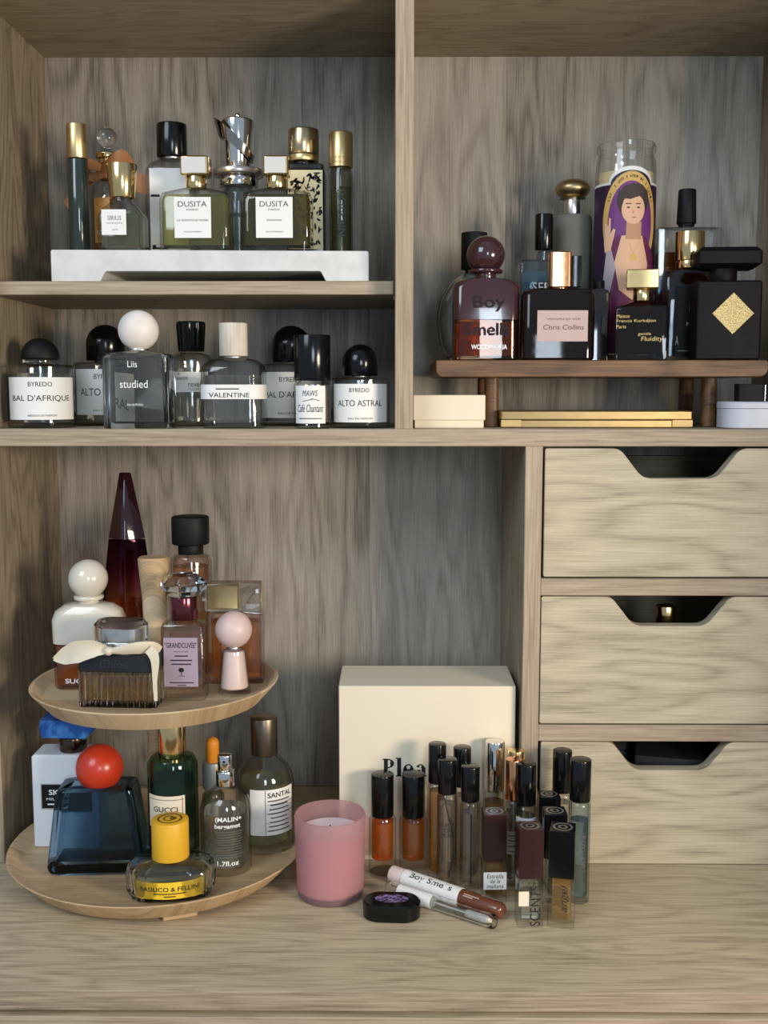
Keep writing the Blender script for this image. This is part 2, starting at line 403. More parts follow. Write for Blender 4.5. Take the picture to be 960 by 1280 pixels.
# ------------------------------------------------------------------ the room around the desk, plus an added light blocker
def struct(name, x0, x1, y0, y1, z0, z1, mat):
    o = block_y(name, x0, x1, z0, z1, y0, y1, mat, None); o['kind'] = 'structure'; return o
WALL = noisy('painted_plaster', (150, 156, 164), (160, 166, 174), 30, 0.8)
FLOOR = wood('floorboards', (84, 62, 42), (120, 92, 64), (146, 116, 84), 'Y', 0.14)
struct('floor', -1700, 1700, -2500, 260, -770, -740, FLOOR)
struct('wall_back', -1700, 1700, 230, 260, -740, 1750, WALL)
struct('light_blocker', 600, 1100, -475, 229, -740, 1750, WALL)  # unseen block added to keep the lamp off the right edge

# ------------------------------------------------------------------ desk hutch
def board(name, x0, x1, y0, y1, z0, z1, face, edge, parent, ch=0.7):
    """panel with chamfered edge-banded front"""
    v = []
    for (y, i) in ((y0, ch), (y0 + ch, 0), (y1, 0)):
        v += [(x0 + i, y, z0 + i), (x1 - i, y, z0 + i), (x1 - i, y, z1 - i), (x0 + i, y, z1 - i)]
    f = [(0, 1, 2, 3)]
    for a in (0, 4):
        for j in range(4):
            k = (j + 1) % 4; f.append((a + j, a + 4 + j, a + 4 + k, a + k))
    f.append((11, 10, 9, 8))
    o = finish(name, v, f, face, parent, 0)
    o.data.materials.append(edge)
    for p in list(o.data.polygons)[:5]: p.material_index = 1
    return o
hutch = thing('desk_hutch', 'taupe wood-grain desk hutch with open compartments and three notched drawers', 'hutch', 0, 0, 0)
board('side_panel', -391, -375, 0, 208, 0.2, 828, W_S, W_EDGE_V, hutch)
board('side_panel', 398, 414, 0, 208, 0.2, 828, W_S, W_EDGE_V, hutch)
board('top_panel', -375, 398, 0, 208, 812, 828, W_H, W_EDGE_H, hutch)
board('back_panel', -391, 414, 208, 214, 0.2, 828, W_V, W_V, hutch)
board('long_shelf', -375, 398, 0, 208, 404.5, 420.4, W_H, W_EDGE_H, hutch)
board('divider', 2.7, 19.3, 0, 208, 420.4, 812, W_S, W_EDGE_V, hutch)
board('small_shelf', -374.6, 1.4, 25, 207, 545, 557.5, W_H, W_EDGE_H, hutch)
board('drawer_case_side', 123.5, 139.6, 0, 208, 0.2, 404.5, W_S, W_EDGE_V, hutch)
board('drawer_rail', 139.6, 398, 0, 208, 264.5, 280.5, W_H, W_EDGE_H, hutch)
board('drawer_rail', 139.6, 398, 0, 208, 123.5, 139.5, W_H, W_EDGE_H, hutch)
for px, pz in ((1.2, 540), (-374, 540)):                                   # shelf pins
    pipe('shelf_pin', (px, 40, pz + 3), (px + (1.3 if px > 0 else -1.0), 40, pz + 3), [(0, 5), (0.9, 5)], SILVER, hutch)

def fillet(pts, radii, k=6):
    out = []; n = len(pts)
    for i, (p, r) in enumerate(zip(pts, radii)):
        p = Vector(p)
        if r <= 0: out.append(tuple(p)); continue
        a = (Vector(pts[i - 1]) - p).normalized(); b = (Vector(pts[(i + 1) % n]) - p).normalized()
        ang = a.angle(b); d = r / math.tan(ang / 2)
        c = p + (a + b).normalized() * (r / math.sin(ang / 2))
        s, e = p + a * d - c, p + b * d - c
        a0 = math.atan2(s.y, s.x); da = (math.atan2(e.y, e.x) - a0 + math.pi) % (2 * math.pi) - math.pi
        out += [(c.x + r * math.cos(a0 + da * j / k), c.y + r * math.sin(a0 + da * j / k)) for j in range(k + 1)]
    return out
def slab(name, pts, y0, y1, mat, parent, smooth=30, ch=0.0, edge=None):
    n = len(pts)
    if ch:
        cx = sum(p[0] for p in pts) / n; cz = sum(p[1] for p in pts) / n
        # inward offset per vertex
        ins = []
        for i in range(n):
            a = (Vector(pts[i]) - Vector(pts[i - 1])); b = (Vector(pts[(i + 1) % n]) - Vector(pts[i]))
            na = Vector((-a.y, a.x)).normalized() if a.length > 1e-6 else Vector((0, 0)); nb = Vector((-b.y, b.x)).normalized() if b.length > 1e-6 else Vector((0, 0))
            q = (na + nb); q = q.normalized() if q.length > 1e-6 else na
            ins.append((pts[i][0] + q.x * ch, pts[i][1] + q.y * ch))
        loops = [(y0, ins), (y0 + ch, pts), (y1, pts)]
    else: loops = [(y0, pts), (y1, pts)]
    v = [(x, y, z) for y, l in loops for x, z in l]; f = [tuple(range(n))]
    for a in range(len(loops) - 1):
        for j in range(n):
            k = (j + 1) % n; f.append((a * n + j, (a + 1) * n + j, (a + 1) * n + k, a * n + k))
    f.append(tuple(range(len(loops) * n - 1, (len(loops) - 1) * n - 1, -1)))
    return finish(name, v, f, mat, parent, smooth)
for i, (x0, z0, z1, nx, oy) in enumerate(((142.0, 282.0, 402.6, 267.0, 2.0), (140.6, 140.6, 263.4, 262.0, 1.0), (142.5, 0.8, 122.4, 266.0, 2.0))):
    x1 = 396.0; dp = 28.0
    pts = [(x0, z0), (x1, z0), (x1, z1), (nx + 56, z1), (nx + 34, z1 - dp), (nx - 34, z1 - dp), (nx - 56, z1), (x0, z1)]
    dr = slab('drawer', fillet(pts, (2, 2, 2, 13, 17, 17, 13, 2)), oy, oy + 14, W_DR, hutch, 30, 0.6)
    block_y('drawer_side', x0 + 3, x0 + 14, z0 + 6, z1 - 18, oy + 14, 196, W_H, dr)
    block_y('drawer_side', x1 - 14, x1 - 3, z0 + 6, z1 - 18, oy + 14, 196, W_H, dr)
    block_y('drawer_back', x0 + 14, x1 - 14, z0 + 6, z1 - 18, 185, 196, W_H, dr)
    block_y('drawer_bottom', x0 + 14, x1 - 14, z0 + 6, z0 + 10, oy + 14, 185, W_H, dr)

top = thing('worktop', 'long taupe wood-grain worktop under the hutch with pale front edge', 'worktop', 0, 0, 0)
board('board', -560, 560, -222.3, 214, -16.2, 0, W_TOP, W_EDGE_H, top)
desk = thing('desk_cabinet', 'taupe drawer front showing as a strip below the worktop edge', 'desk', 0, 0, -740)
board('drawer_front', -555, 555, -222, -206, 520, 718.6, W_DR, W_EDGE_H, desk)
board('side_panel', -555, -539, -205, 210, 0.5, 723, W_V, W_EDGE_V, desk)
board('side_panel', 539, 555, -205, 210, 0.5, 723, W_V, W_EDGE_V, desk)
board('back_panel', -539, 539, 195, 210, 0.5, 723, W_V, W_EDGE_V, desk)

# things lying in the drawers
t = thing('small_bottle', 'small dark bottle with gold cap seen through the middle drawer notch', 'bottle', 269, 45, 150.7)
vessel(t, [C(0, 21), C(2, 23), C(58, 23), C(66, 14), C(72, 12)], 1.5, 4, 48, glass('brown_glass', (80, 44, 24)), L_AMBER, 8)
cyl('collar', 70, 75, 13, GOLD, t); cyl('cap', 75, 96, 19, GOLD, t, b=1)
SLATE = plain('dark_slate_card', (44, 46, 50), 0.5)
t = thing('dark_box', 'dark slate card box inside the bottom drawer, right of a black pouch', 'box', 286, 80, 10.9, -14)
block('body', 0, 62, 66, 90, SLATE, t, 1, 0.5); block('lid', 62.2, 84, 68, 92, SLATE, t, 1, 0.5)
t = thing('black_pouch', 'soft black pouch standing inside the bottom drawer', 'pouch', 218, 78, 10.9, 18)
loft('body', [(0, 50, 44, 12), (3, 58, 50, 14), (50, 60, 46, 14), (80, 54, 20, 8), (92, 52, 8, 3)], BLACKM, t, 5)
ribbon('drawstring', [(-22, -14, 78), (-5, -17, 74), (12, -15, 79), (24, -12, 70)], [3, 3, 3, 3], plain('charcoal_cord', (60, 60, 62), 0.7), t)

# ------------------------------------------------------------------ white riser and the bottles on it
GR = 'perfume bottles on the white riser'
t = thing('display_riser', 'low white display riser with cut-away foot on the small shelf', 'riser', -171, 86, 557.5)
pts = fillet([(-149, 0), (-103, 0), (-98, 9.5), (104, 9.5), (109, 0), (149, 0), (149, 28), (-149, 29.5)], (1, 1, 3, 3, 1, 1, 2, 2))
RW = noisy('white_lacquer', (202, 201, 197), (212, 211, 207), 60, 0.45)
slab('body', pts, -56, 56, RW, t, 30, 0.5)
ZR = 587.0

t = thing('slim_vial', 'slim dark green vial with tall gold cap, leftmost on the white riser', 'perfume vial', -304.7, 75, ZR, 0, GR)
cyl('body', 0, 91, 19.3, plain('dark_green_lacquer', (40, 50, 46), 0.12, coat=0.5), t, b=1)
cyl('cap', 91.4, 123.7, 19.5, GOLDB, t, b=0.5)

t = thing('ribbon_bottle', 'round bottle with glass ball stopper and orange ribbon bow', 'perfume bottle', -287, 119, ZR, 0, GR)
vessel(t, [C(0, 32), C(2, 34.5), C(66, 34.5), C(74, 31), C(82, 18), C(100, 17)], 1.8, 5, 60, GL, L_AMBER, 8)
cyl('collar', 100.2, 106, 23.5, GOLD, t, b=1.2); cyl('neck_ring', 92, 100, 19, GOLD, t)
sphere('stopper', 121.5, 20.5, CRY, t)
label(t, -3, 38, 17, 44, 0, plain('amber_label', (190, 138, 74), 0.5), 17.4)
lettering(t, [('IO', -4, 26, 4, 9, {'rot': 90}), (None, -4, 40, 1.5, 8)], WHITEINK, 0, 17.4, 0.5)
ORIB = plain('orange_satin', (150, 98, 54), 0.45)
rb = ribbon('ribbon_bow', [(0, -13, 88), (-14, -18, 92), (-21, -15, 86), (-12, -15, 80), (0, -13, 84)], [7, 12, 13, 10, 7], ORIB, t, (0, 0.3, 1))
ribbon('ribbon_loop', [(-4, -14, 87), (9, -19, 95), (19, -19, 99), (25, -15, 92), (30, -14, 82)], [8, 11, 15, 13, 6], ORIB, t, (0.2, 0.3, 1))
ribbon('ribbon_tail', [(8, -14, 86), (25, -14, 78), (42, -13, 73), (53, -12, 72)], [6, 17, 20, 3], ORIB, t, (0.1, 0, 1))
ribbon('ribbon_tail', [(-6, -14, 84), (-20, -8, 74), (-33, -4, 62), (-43, -3, 55)], [6, 10, 12, 8], ORIB, t, (0.3, 0, 1))
cyl('ribbon_band', 80, 90, 20.5, ORIB, t, b=1)

t = thing('square_bottle', 'square shouldered bottle with flared gold cap and small white label', 'perfume bottle', -257.3, 56, ZR, 0, GR)
vessel(t, [(0, 40, 28, 4), (1.5, 43, 31, 5), (33, 43, 31, 5), (41, 34, 27, 6), (47, 22, 20, 9), (50.5, 20, 20, 10)], 3, 5, 38, GL, L_GREEN)
cyl('cap', 51, 82.3, 24, GOLD, t, d1=29.2, b=0.7, n=10)
label(t, -5, 26.6, 23.2, 23.4, -16)
lettering(t, [('SIRIUS', -4.5, 30.5, 13, 4), ('eau de parfum', -4.5, 25.7, 15, 2), ('paris', -4, 19.6, 5, 1.8)], GREYINK, -16)

t = thing('tall_cap_bottle', 'tall clear bottle with white label and chunky black cap', 'perfume bottle', -220.5, 113, ZR, 0, GR)
vessel(t, [(0, 48, 32, 8), (2, 50.5, 34, 9), (86, 50.5, 34, 9), (94, 44, 30, 12), (98.5, 24, 22, 11)], 3, 6, 80, GL, L_CLEAR)
label(t, 0, 46, 39, 82, -17.6)
lettering(t, [(None, -14, 60.5, 9, 2.2), (None, -10, 9.5, 16, 1.8), (None, -16, 11, 3.5, 3.5)], INK, -17.6)
cyl('collar', 98, 101, 20, SILVER, t); cyl('cap', 100, 133, 30, BLACK, t, b=1.4, n=10)

def wide_bottle(x, lab, liquid, name2, capw):
    t = thing('wide_bottle', lab, 'perfume bottle', x, 67, ZR, 0, GR)
    vessel(t, [(0, 66, 28, 6), (2, 69, 31, 8), (50, 69, 31, 8), (57, 64, 28, 9), (60, 40, 24, 11), (62.5, 19, 18, 9)], 2.6, 7, 55, GL, liquid)
    cyl('collar', 61.8, 73, 19.5, GOLD, t); block('cap', 73, 91, capw, 23, GOLD, t, 2, 1.2)
    block_y('cap_plate', -capw / 2 + 1.6, capw / 2 - 2.6, 74.8, 89.4, -11.9, -11.4, plain('pearl_silver', (206, 204, 200), 0.4, 0.0), t)
    lb = label(t, -1.4, 32.5, 35, 38, -15.9)
    lettering(t, [('DUSITA', -1.4, 45, 27.5, 5.2), ('PARIS', -1.4, 39.8, 11, 1.8)] + name2 + [('EAU DE PARFUM', -1.4, 19.2, 16, 1.3)], plain('charcoal_ink', (52, 50, 48), 0.7), -15.9)
wide_bottle(-188.5, 'wide bottle of pale olive perfume with square silver cap and white label', L_OLIVE, [('LA RHAPSODIE NOIRE', -1.4, 30, 30, 1.9)], 27)
wide_bottle(-110.8, 'wide bottle of dark olive perfume with square silver cap and white label', L_OLIVED, [('ERAWAN', -1.4, 30, 14, 1.9)], 24)

t = thing('chrome_top_bottle', 'bottle with sculpted chrome cap wrapped by a slanting flange', 'perfume bottle', -155, 118, ZR, 0, GR)
vessel(t, [C(0, 32), C(1.5, 33.7), C(62, 33.7), C(69, 30), C(72, 26)], 2.2, 6, 45, glass('pale_blue_glass', (226, 240, 246)), L_CLEAR, 8)
cyl('collar', 71.5, 82.3, 39.6, CHROME, t, b=1.5, n=12)
cyl('rim_disc', 82.5, 89.5, 52.5, plain('pinkish_silver', (214, 196, 188), 0.28, 0.85), t, b=2, n=14)
loft('cap', [C(89.5, 24), C(91, 25), C(112, 27), C(134, 32.5), C(137, 32), C(138.5, 28)], CHROME, t, 12)
fv, ff = [], []
for i in range(48):
    a = 2 * math.pi * i / 48; zc = 121 - 18.5 * math.cos(a); ro = 20.4 - 3.4 * math.cos(a); ri = 17.2 - 1.6 * math.cos(a); hh = 12 - 5.0 * math.cos(a)
    dx = -0.8
    for r_, dz in ((ri - .8, -hh), (ri, -hh), (ro, 0), (ro - .8, 0.4)):
        fv.append((dx * (r_ > 15) + r_ * math.cos(a), r_ * math.sin(a), zc + dz))
for i in range(48):
    p, q = i * 4, ((i + 1) % 48) * 4
    for j in range(4): ff.append((p + j, q + j, q + (j + 1) % 4, p + (j + 1) % 4))
finish('flange', fv, ff, plain('dark_chrome', (170, 166, 160), .12, 1.0), t, 40)
cyl('finial_stem', 138.4, 140.2, 4, CHROME, t, b=.2); sphere('finial', 142.2, 6, CHROME, t)

t = thing('leaf_print_bottle', 'black bottle with cream and black leaf pattern and brown-gold cap', 'perfume bottle', -86.5, 118, ZR, 0, GR)
block('body', 0, 87, 38, 30, BLACK, t, 1.5, 0.8); block('shoulder', 87, 93.4, 36, 28, plain('dark_gloss_shoulder', (40, 38, 36), 0.15), t, 3, 1.2)
cyl('neck', 93, 96.6, 22, BLACK, t, at=(-2.5, 0, 0)); cyl('cap_ring', 96.6, 103, 30.5, GOLDB, t, at=(-2.5, 0, 0), n=10); cyl('cap', 103, 128.5, 30.8, BRONZE, t, at=(-2.5, 0, 0), b=1.5, n=10)
label(t, 0, 48, 34.5, 77, -15.5, plain('cream_foil', (226, 212, 168), 0.4))
bm = bmesh.new(); rnd = random.Random(3)
for k in range(150):                                                        # printed leaves
    cx, cz = rnd.uniform(-15.5, 15.5), rnd.uniform(12, 85); a = rnd.uniform(0, 6.28); L = rnd.uniform(4, 8.5); Wd = rnd.uniform(.8, 1.7)
    pl = [(-L / 2, 0), (-L / 4, Wd * .8), (L / 8, Wd), (L / 2, 0), (L / 8, -Wd * .5), (-L / 4, -Wd * .4)]
    P2 = [(cx + x * math.cos(a) - z * math.sin(a), cz + x * math.sin(a) + z * math.cos(a)) for x, z in pl]
    if all(-17 < p[0] < 17 and 10 < p[1] < 86 for p in P2): bm.faces.new([bm.verts.new((p[0], 0, p[1])) for p in P2])
_wrap('leaf_print', bm, INK, t, -15.5, 0, 0.15, (0, 0), 0)

t = thing('tall_vial', 'tall dark green glass vial with ridged gold cap, rightmost on the white riser', 'perfume vial', -50.6, 98, ZR, 0, GR)
vessel(t, [C(0, 21), C(1.5, 23), C(80, 23), C(86.5, 20)], 1.6, 5, 68, glass('grey_green_glass', (176, 178, 156)), L_GREEN, 8)
loft('cap', [C(87, 21), C(87.5, 23.6), C(90, 23.6), C(90.4, 22.8), C(91.6, 22.8), C(92, 23.6), C(94, 23.6), C(94.4, 22.8), C(95.6, 22.8), C(96, 23.6), C(119.5, 23.6), C(120.7, 22)], GOLDB, t, 10)
lettering(t, [('NICOLAI', 1, 42, 44, 8.5, {'rot': 90})], plain('dark_grey_ink', (60, 62, 58), 0.6), 0, 11.5, 0.2)

# ------------------------------------------------------------------ lower-left compartment, on the long shelf
GB = 'perfume bottles on the long shelf'; ZB = 420.4
def dome(name, z0, D, h, mat, parent, n=10):
    s = [C(z0, D - 1), C(z0 + .6, D)]
    st = h - D / 2
    for i in range(9):
        a = math.radians(90 * i / 8); s.append(C(z0 + max(st, 1) + (h - max(st, 1)) * math.sin(a), max(.4, D * math.cos(a))))
    return loft(name, s, mat, parent, n, smooth=50)
def dome_bottle(x, y, lab, D, hb, dcap, hcap, capmat, name_, wtxt, collar, sub, zl, hl, arc):
    t = thing('dome_cap_bottle', lab, 'perfume bottle', x, y, ZB, -math.degrees(math.atan2(x, 1000 + y)), GB)
    vessel(t, [C(0, D - 2), C(1.5, D), C(hb - 2, D), C(hb, D - 5), C(hb + .3, dcap * .75)], 2.5, 5, hb - 8, GL, L_CLEAR, 12)
    if collar: loft('collar', [C(hb + .3, dcap - 6), C(hb + 1.5, dcap - 5), C(hb + 2, dcap - 2), C(hb + 4.5, dcap - 2), C(hb + 5.2, dcap - 5)], CRY, t, 10)
    else: cyl('collar', hb + .3, hb + 2, dcap * .6, SILVER, t)
    dome('cap', hb + (5.4 if collar else 2), dcap, hcap, capmat, t)
    R = D / 2 + .05
    label(t, 0, zl, arc * R, hl, 0, None, R)
    k = hl / 40
    lettering(t, [('BYREDO', -1, zl + 13.5 * k, 22 * wtxt[1], 4.3 * k), (name_, -0.5, zl, wtxt[0], 6.4 * k), (sub, 0, zl - 16 * k, 27 * wtxt[1], 1.8 * k)], INK, 0, R, 0.55)
dome_bottle(-340, 51, 'round clear bottle with matte black dome cap beside the left side panel', 63, 60, 36.2, 20.5, BLACKM, "BAL D'AFRIQUE", (58, 1), True, 'ABSOLU DE PARFUM', 28, 40, 2.3)
dome_bottle(-296, 126, 'round bottle with tall glossy black dome cap standing behind the white ball bottle', 67, 64, 39.5, 37, BLACK, 'ALTO ASTRAL', (56, 1.05), False, 'EAU DE PARFUM', 34, 46, 2.2)
dome_bottle(-104, 126, 'round bottle with tall glossy black dome cap behind the black-capped roller bottle', 67, 62.5, 40.3, 37.5, BLACK, "BAL D'AFRIQUE", (58, 1.05), False, 'EAU DE PARFUM', 31, 46, 2.2)
dome_bottle(-30.6, 46, 'round bottle with glossy black dome cap beside the centre divider', 57, 47.5, 34, 30, BLACK, 'ALTO ASTRAL', (45, .85), False, 'EAU DE PARFUM', 23.7, 36, 2.1)

t = thing('ball_cap_bottle', 'clear rectangular bottle with large white ball cap and white lettering', 'perfume bottle', -240, 33, ZB, 0, GB)
vessel(t, [(0, 60, 38, 3), (1.5, 62, 40, 4), (66, 62, 40, 4), (70, 56, 34, 5), (72, 30, 24, 10), (73.5, 20, 20, 10)], 6.2, 7, 64, glass('crystal_glass', (238, 242, 242), solid=True), liq('grey', (226, 226, 222)))
cyl('collar', 73, 75, 19, SILVER, t); sphere('cap', 92, 38, noisy('pale_wood_ball', (226, 216, 206), (238, 230, 222), 30, 0.5), t, n=12, m_=20)
lettering(t, [('Liis', -2, 60, 9, 6), ('studied', -1, 41.5, 26, 7.2), ('Eau de Parfum', 0, 22.5, 15, 2)], WHITEINK, -20.05)

t = thing('ribbed_cap_bottle', 'ribbed glass bottle with fluted black cap and narrow white label', 'perfume bottle', -203, 102, ZB, 9, GB)
vessel(t, [C(0, 42), C(1.5, 43.5), C(66, 43.5), C(71, 36), C(73, 24)], 2.5, 5, 58, GL, L_CLEAR, 10,
       rib=lambda r: [(x * (1 + .012 * math.cos(18 * math.atan2(y, x))), y * (1 + .012 * math.cos(18 * math.atan2(y, x))), z) for x, y, z in r])
rs = [[(x * (1 + .03 * (1 if (i // 2) % 2 else -1)), y * (1 + .03 * (1 if (i // 2) % 2 else -1)), z) for i, (x, y, z) in enumerate(r)] for r in rings([C(74.5, 24), C(75.5, 25.2), C(100, 28.4), C(103, 28.2)], 14)]
rs.append([(x * .9, y * .9, 104.4) for x, y, z in rs[-1]])
v, f = skin(rs); finish('cap', v, f, BLACK, t, 30)
label(t, -2, 44, 40, 20, 0, None, 21.9)
lettering(t, [('MAKER', -10, 47.5, 14, 3.2), ('revel', 3, 42, 12, 5.5), ('eau de parfum', 3, 37, 13, 1.8), ('+', -13, 52, 3, 3)], INK, 0, 21.9, 0.55)

t = thing('wood_cap_bottle', 'clear shouldered bottle with pale wooden cylinder cap and narrow paper band', 'perfume bottle', -151, 38, ZB, 0, GB)
vessel(t, [(0, 57, 40, 12), (2, 60.5, 44, 14), (53, 60.5, 44, 14), (59, 57, 41, 14), (64, 46, 34, 14), (66.5, 24, 22, 11)], 2.6, 7, 50, GL, L_CLEAR)
cyl('neck', 65.5, 68, 20, SILVER, t); cyl('cap', 68, 99, 26.8, W_CAP, t, n=10)
v = []; bandpts = ring(61.1, 44.6, 14.3, 6)
f = []
nb = len(bandpts)
for z in (27.5, 41): v += [(x, y, z) for x, y in bandpts]
for z in (27.5, 41): v += [(x * .994, y * .99, z) for x, y in bandpts]
for j in range(nb):
    k = (j + 1) % nb
    f += [(j, k, nb + k, nb + j), (2 * nb + k, 2 * nb + j, 3 * nb + j, 3 * nb + k), (nb + j, nb + k, 3 * nb + k, 3 * nb + j), (k, j, 2 * nb + j, 2 * nb + k)]
finish('paper_band', v, f, PAPER, t, 40)
lettering(t, [('VALENTINE', -1.5, 31.3, 38, 4.2), (None, -3, 37, 22, 1)], INK, -22.4, 0, 0.2)

t = thing('roller_bottle', 'small clear bottle with tall glossy black cap and handwritten label', 'perfume bottle', -75.3, 27, ZB, 0, GB)
vessel(t, [C(0, 33), C(1.5, 35.3), C(41, 35.3), C(44, 30)], 2.6, 6, 36, GL, L_STRAW, 8)
cyl('cap', 44.6, 87.2, 34.4, BLACK, t, b=1, n=10)
label(t, -1.4, 22.4, 31, 35, 0, None, 17.7)
lettering(t, [('Café Chantant', -1, 19, 25, 7, {'shear': .2}), ('MAWS', -1, 33, 14, 5.5, {'shear': .15}), (None, -3, 26.5, 10, .6, {'rot': 12}), (None, 4, 27, 8, .6, {'rot': -14}), (None, -1, 9.5, 22, .8)], plain('blue_black_ink', (58, 58, 74), 0.7), 0, 17.7, 0.6)

# ------------------------------------------------------------------ walnut riser and what stands on it
GW = 'perfume bottles on the walnut riser'; ZW = 484.6
t = thing('wooden_riser', 'dark walnut riser shelf on short legs in the right compartment', 'riser', 198, 100, ZB)
slab('deck', fillet([(-156.5, 48.2), (157, 48.2), (157, 64.1), (-156.5, 64.1)], (7, 8, 3, 2.2)), -70, 70, W_DARK, t, 40, 0.8)
for lx, ly in ((-100.5, -32), (-100.5, 50), (112.5, -32), (112.5, 50)):
    block('leg', 0, 48.2, 14, 16, W_DARK, t, 5, 0.6, (lx, ly, 0), 4)

t = thing('oval_bottle', 'flat oval clear glass bottle with black cap behind the plum ball bottle', 'perfume bottle', 82, 103, ZW, 0, GW)
vessel(t, [(0, 46, 20, 6), (3, 54, 24, 10), (18, 68, 26, 13), (40, 75, 26, 13), (60, 70, 26, 13), (76, 52, 24, 12), (84, 32, 20, 10), (87.5, 22, 18, 9)], 5, 7, 60, glass('bluish_glass', (226, 240, 246), solid=True), L_CLEAR, 6, smooth=60)
cyl('neck', 87, 92, 18, BLACK, t); cyl('cap', 91.5, 127.5, 26, BLACKM, t, n=10)

PLUM = plain('plum_gloss', (58, 32, 36), 0.14, coat=0.6); AMB = glass('amber_brown_glass', (196, 122, 70))
t = thing('plum_ball_bottle', 'plum bottle with ball cap, embossed lettering and amber lower half', 'perfume bottle', 89.6, 55, ZW, 0, GW)
loft('coated_shoulder', [(38, 62.5, 38, 9), (38.2, 63, 38.5, 9), (68, 63, 38.5, 9), (73, 60, 36, 11), (76.5, 50, 32, 14), (77.5, 30, 26, 13)], PLUM, t, 6)
vessel(t, [(0, 58, 34, 8), (2, 62.5, 38, 9), (37.9, 62.5, 38, 9)], 2.2, 4, 36, AMB, L_AMBER, 6, 'glass_base')
cyl('neck', 77, 83, 20, PLUM, t); cyl('collar', 82.6, 86.4, 33, PLUM, t, b=1.4, n=10); sphere('cap', 100, 36.4, PLUM, t, n=12, m_=20)
lettering(t, [('Boy', 2, 53, 31, 15, {'bold': .02})], plain('dark_plum', (34, 17, 20), .5, spec=.2), -19.4, 0, 0.3, 'embossed_lettering')
lettering(t, [('Smells', 0.5, 29, 43, 12, {'bold': .02})], plain('dark_plum', (34, 17, 20), .5, spec=.2), -19.2, 0, 0.4, 'embossed_lettering')
lettering(t, [('WOODPHORIA', 2.5, 12.4, 34, 4.6, {'bold': .02})], WHITEINK, -19.1)

t = thing('slender_cap_bottle', 'pale blue rectangular bottle with slender black cap behind the rose-gold capped bottle', 'perfume bottle', 152.8, 112, ZW, 0, GW)
vessel(t, [(0, 48, 20, 2), (1, 50, 22, 3), (97, 50, 22, 3), (101.5, 46, 20, 4), (102, 14, 12, 6), (110, 13, 13, 6)], 3.4, 5, 80, glass('ice_blue_glass', (206, 228, 236)), liq('ice_blue', (190, 214, 224)))
cyl('cap', 111.5, 147, 18.6, BLACK, t, b=1, n=10)
block_y('back_label', -19, 19, 14, 92, 11.2, 11.6, plain('dusk_blue_label', (96, 116, 128), 0.6), t)
lettering(t, [('SER', -3, 74, 18, 9.5)], WHITEINK, -11.1)

t = thing('frosted_bottle', 'tall frosted glass bottle with satin brass mushroom knob', 'perfume bottle', 186.5, 146, ZW, 0, GW)
vessel(t, [C(0, 38), C(2, 40.3), C(146, 40.3), C(150, 37), C(151.5, 20)], 2, 5, 96, GLF, liq('smoke', (214, 212, 198)), 10)
cyl('neck', 151.5, 168, 18.2, SILVER, t); 
s_ = [C(166.5, 16), C(168, 27)]
for i in range(11):
    a = math.radians(-50 + 140 * i / 10); s_.append(C(177.5 + 10.5 * math.sin(a), max(.4, 36.5 * math.cos(a))))
loft('knob', s_, BRASS, t, 12, smooth=60)

t = thing('rose_cap_bottle', 'near-black wide bottle with rose-gold cap and pinkish foil label', 'perfume bottle', 157, 47, ZW, 0, GW)
loft('glass_body', [(0, 66, 32, 7), (2, 69.2, 36, 9), (60, 69.2, 36, 9), (64, 66, 33, 9), (66.8, 54, 28, 10)], plain('black_brown_glass', (20, 10, 7), 0.06, spec=.4), t, 6)
cyl('collar', 66.4, 68.5, 20, ROSE, t, at=(2, 0, 0)); block('cap', 68, 101, 21, 25, ROSE, t, 3, 0.8, (1.5, 0, 0), 5)
block('cap_shell', 68.5, 97.5, 9.5, 22, BLACK, t, 1, .4, (17, 2, 0))
lb = label(t, 3.1, 31.6, 47.5, 28.8, -18.35, plain('rose_foil', (172, 146, 136), 0.4, 0.2))
lettering(t, [('Chris Collins', 4, 30.5, 38, 4.6, {'shear': .12}), ('WORLD OF', 4, 38, 32, 1.8)], plain('brown_ink', (84, 58, 54), .6), -18.4)

t = thing('dark_slim_bottle', 'slim dark smoked glass bottle between the rose-gold capped bottle and gold-cap cube bottle', 'perfume bottle', 202, 75, ZW, 0, GW)
loft('glass_body', [(0, 18, 12, 2), (1, 20, 14, 2), (64, 20, 14, 2), (68, 17, 12, 2), (70, 12, 10, 4)], plain('smoked_glass', (34, 30, 28), 0.08, coat=.4), t, 4)
cyl('cap', 70, 78, 11, BLACKM, t)

# --- glass candle with a printed wrap
t = thing('jar_candle', 'tall glass jar candle with purple printed wrap of a robed figure', 'candle', 234, 115, ZW, 0)
R0 = 30.0
v, f = skin(rings([C(0, 57), C(2, 60), C(186, 60), C(197, 58), C(202, 55), C(206, 55), C(207.5, 58.5), C(212, 58.5), C(214.5, 56.5), C(214.5, 53.5), C(204, 51), C(198, 53.5), C(186, 55.5), C(8, 55.5), C(6, 52)], 12))
finish('jar', v, f, GL, t, 40)
cyl('wax', 6.4, 186, 55, plain('ivory_wax', (232, 208, 160), 0.5), t, n=12)
cyl('wick', 186, 192, 1.2, INK, t, b=.2, n=2)
PUR = plain('deep_purple_print', (44, 22, 52), 0.5); PUR2 = plain('violet_print', (108, 46, 116), 0.5); GLD = plain('gold_print', (206, 168, 92), 0.5)
wrap = [(-86, 8), (86, 8), (86, 172), (21, 172)] + ellipse(0, 172, 21, 13, 18, 0, 180)[1:-1] + [(-21, 172), (-86, 172)]
panel_poly('paper_wrap', [(-87, 7), (87, 7), (87, 174.5), (23, 174.5)] + ellipse(0, 174, 23, 15, 18, 0, 180)[1:-1] + [(-23, 174.5), (-87, 174.5)], PAPER, t, 0, R0, 0.15)
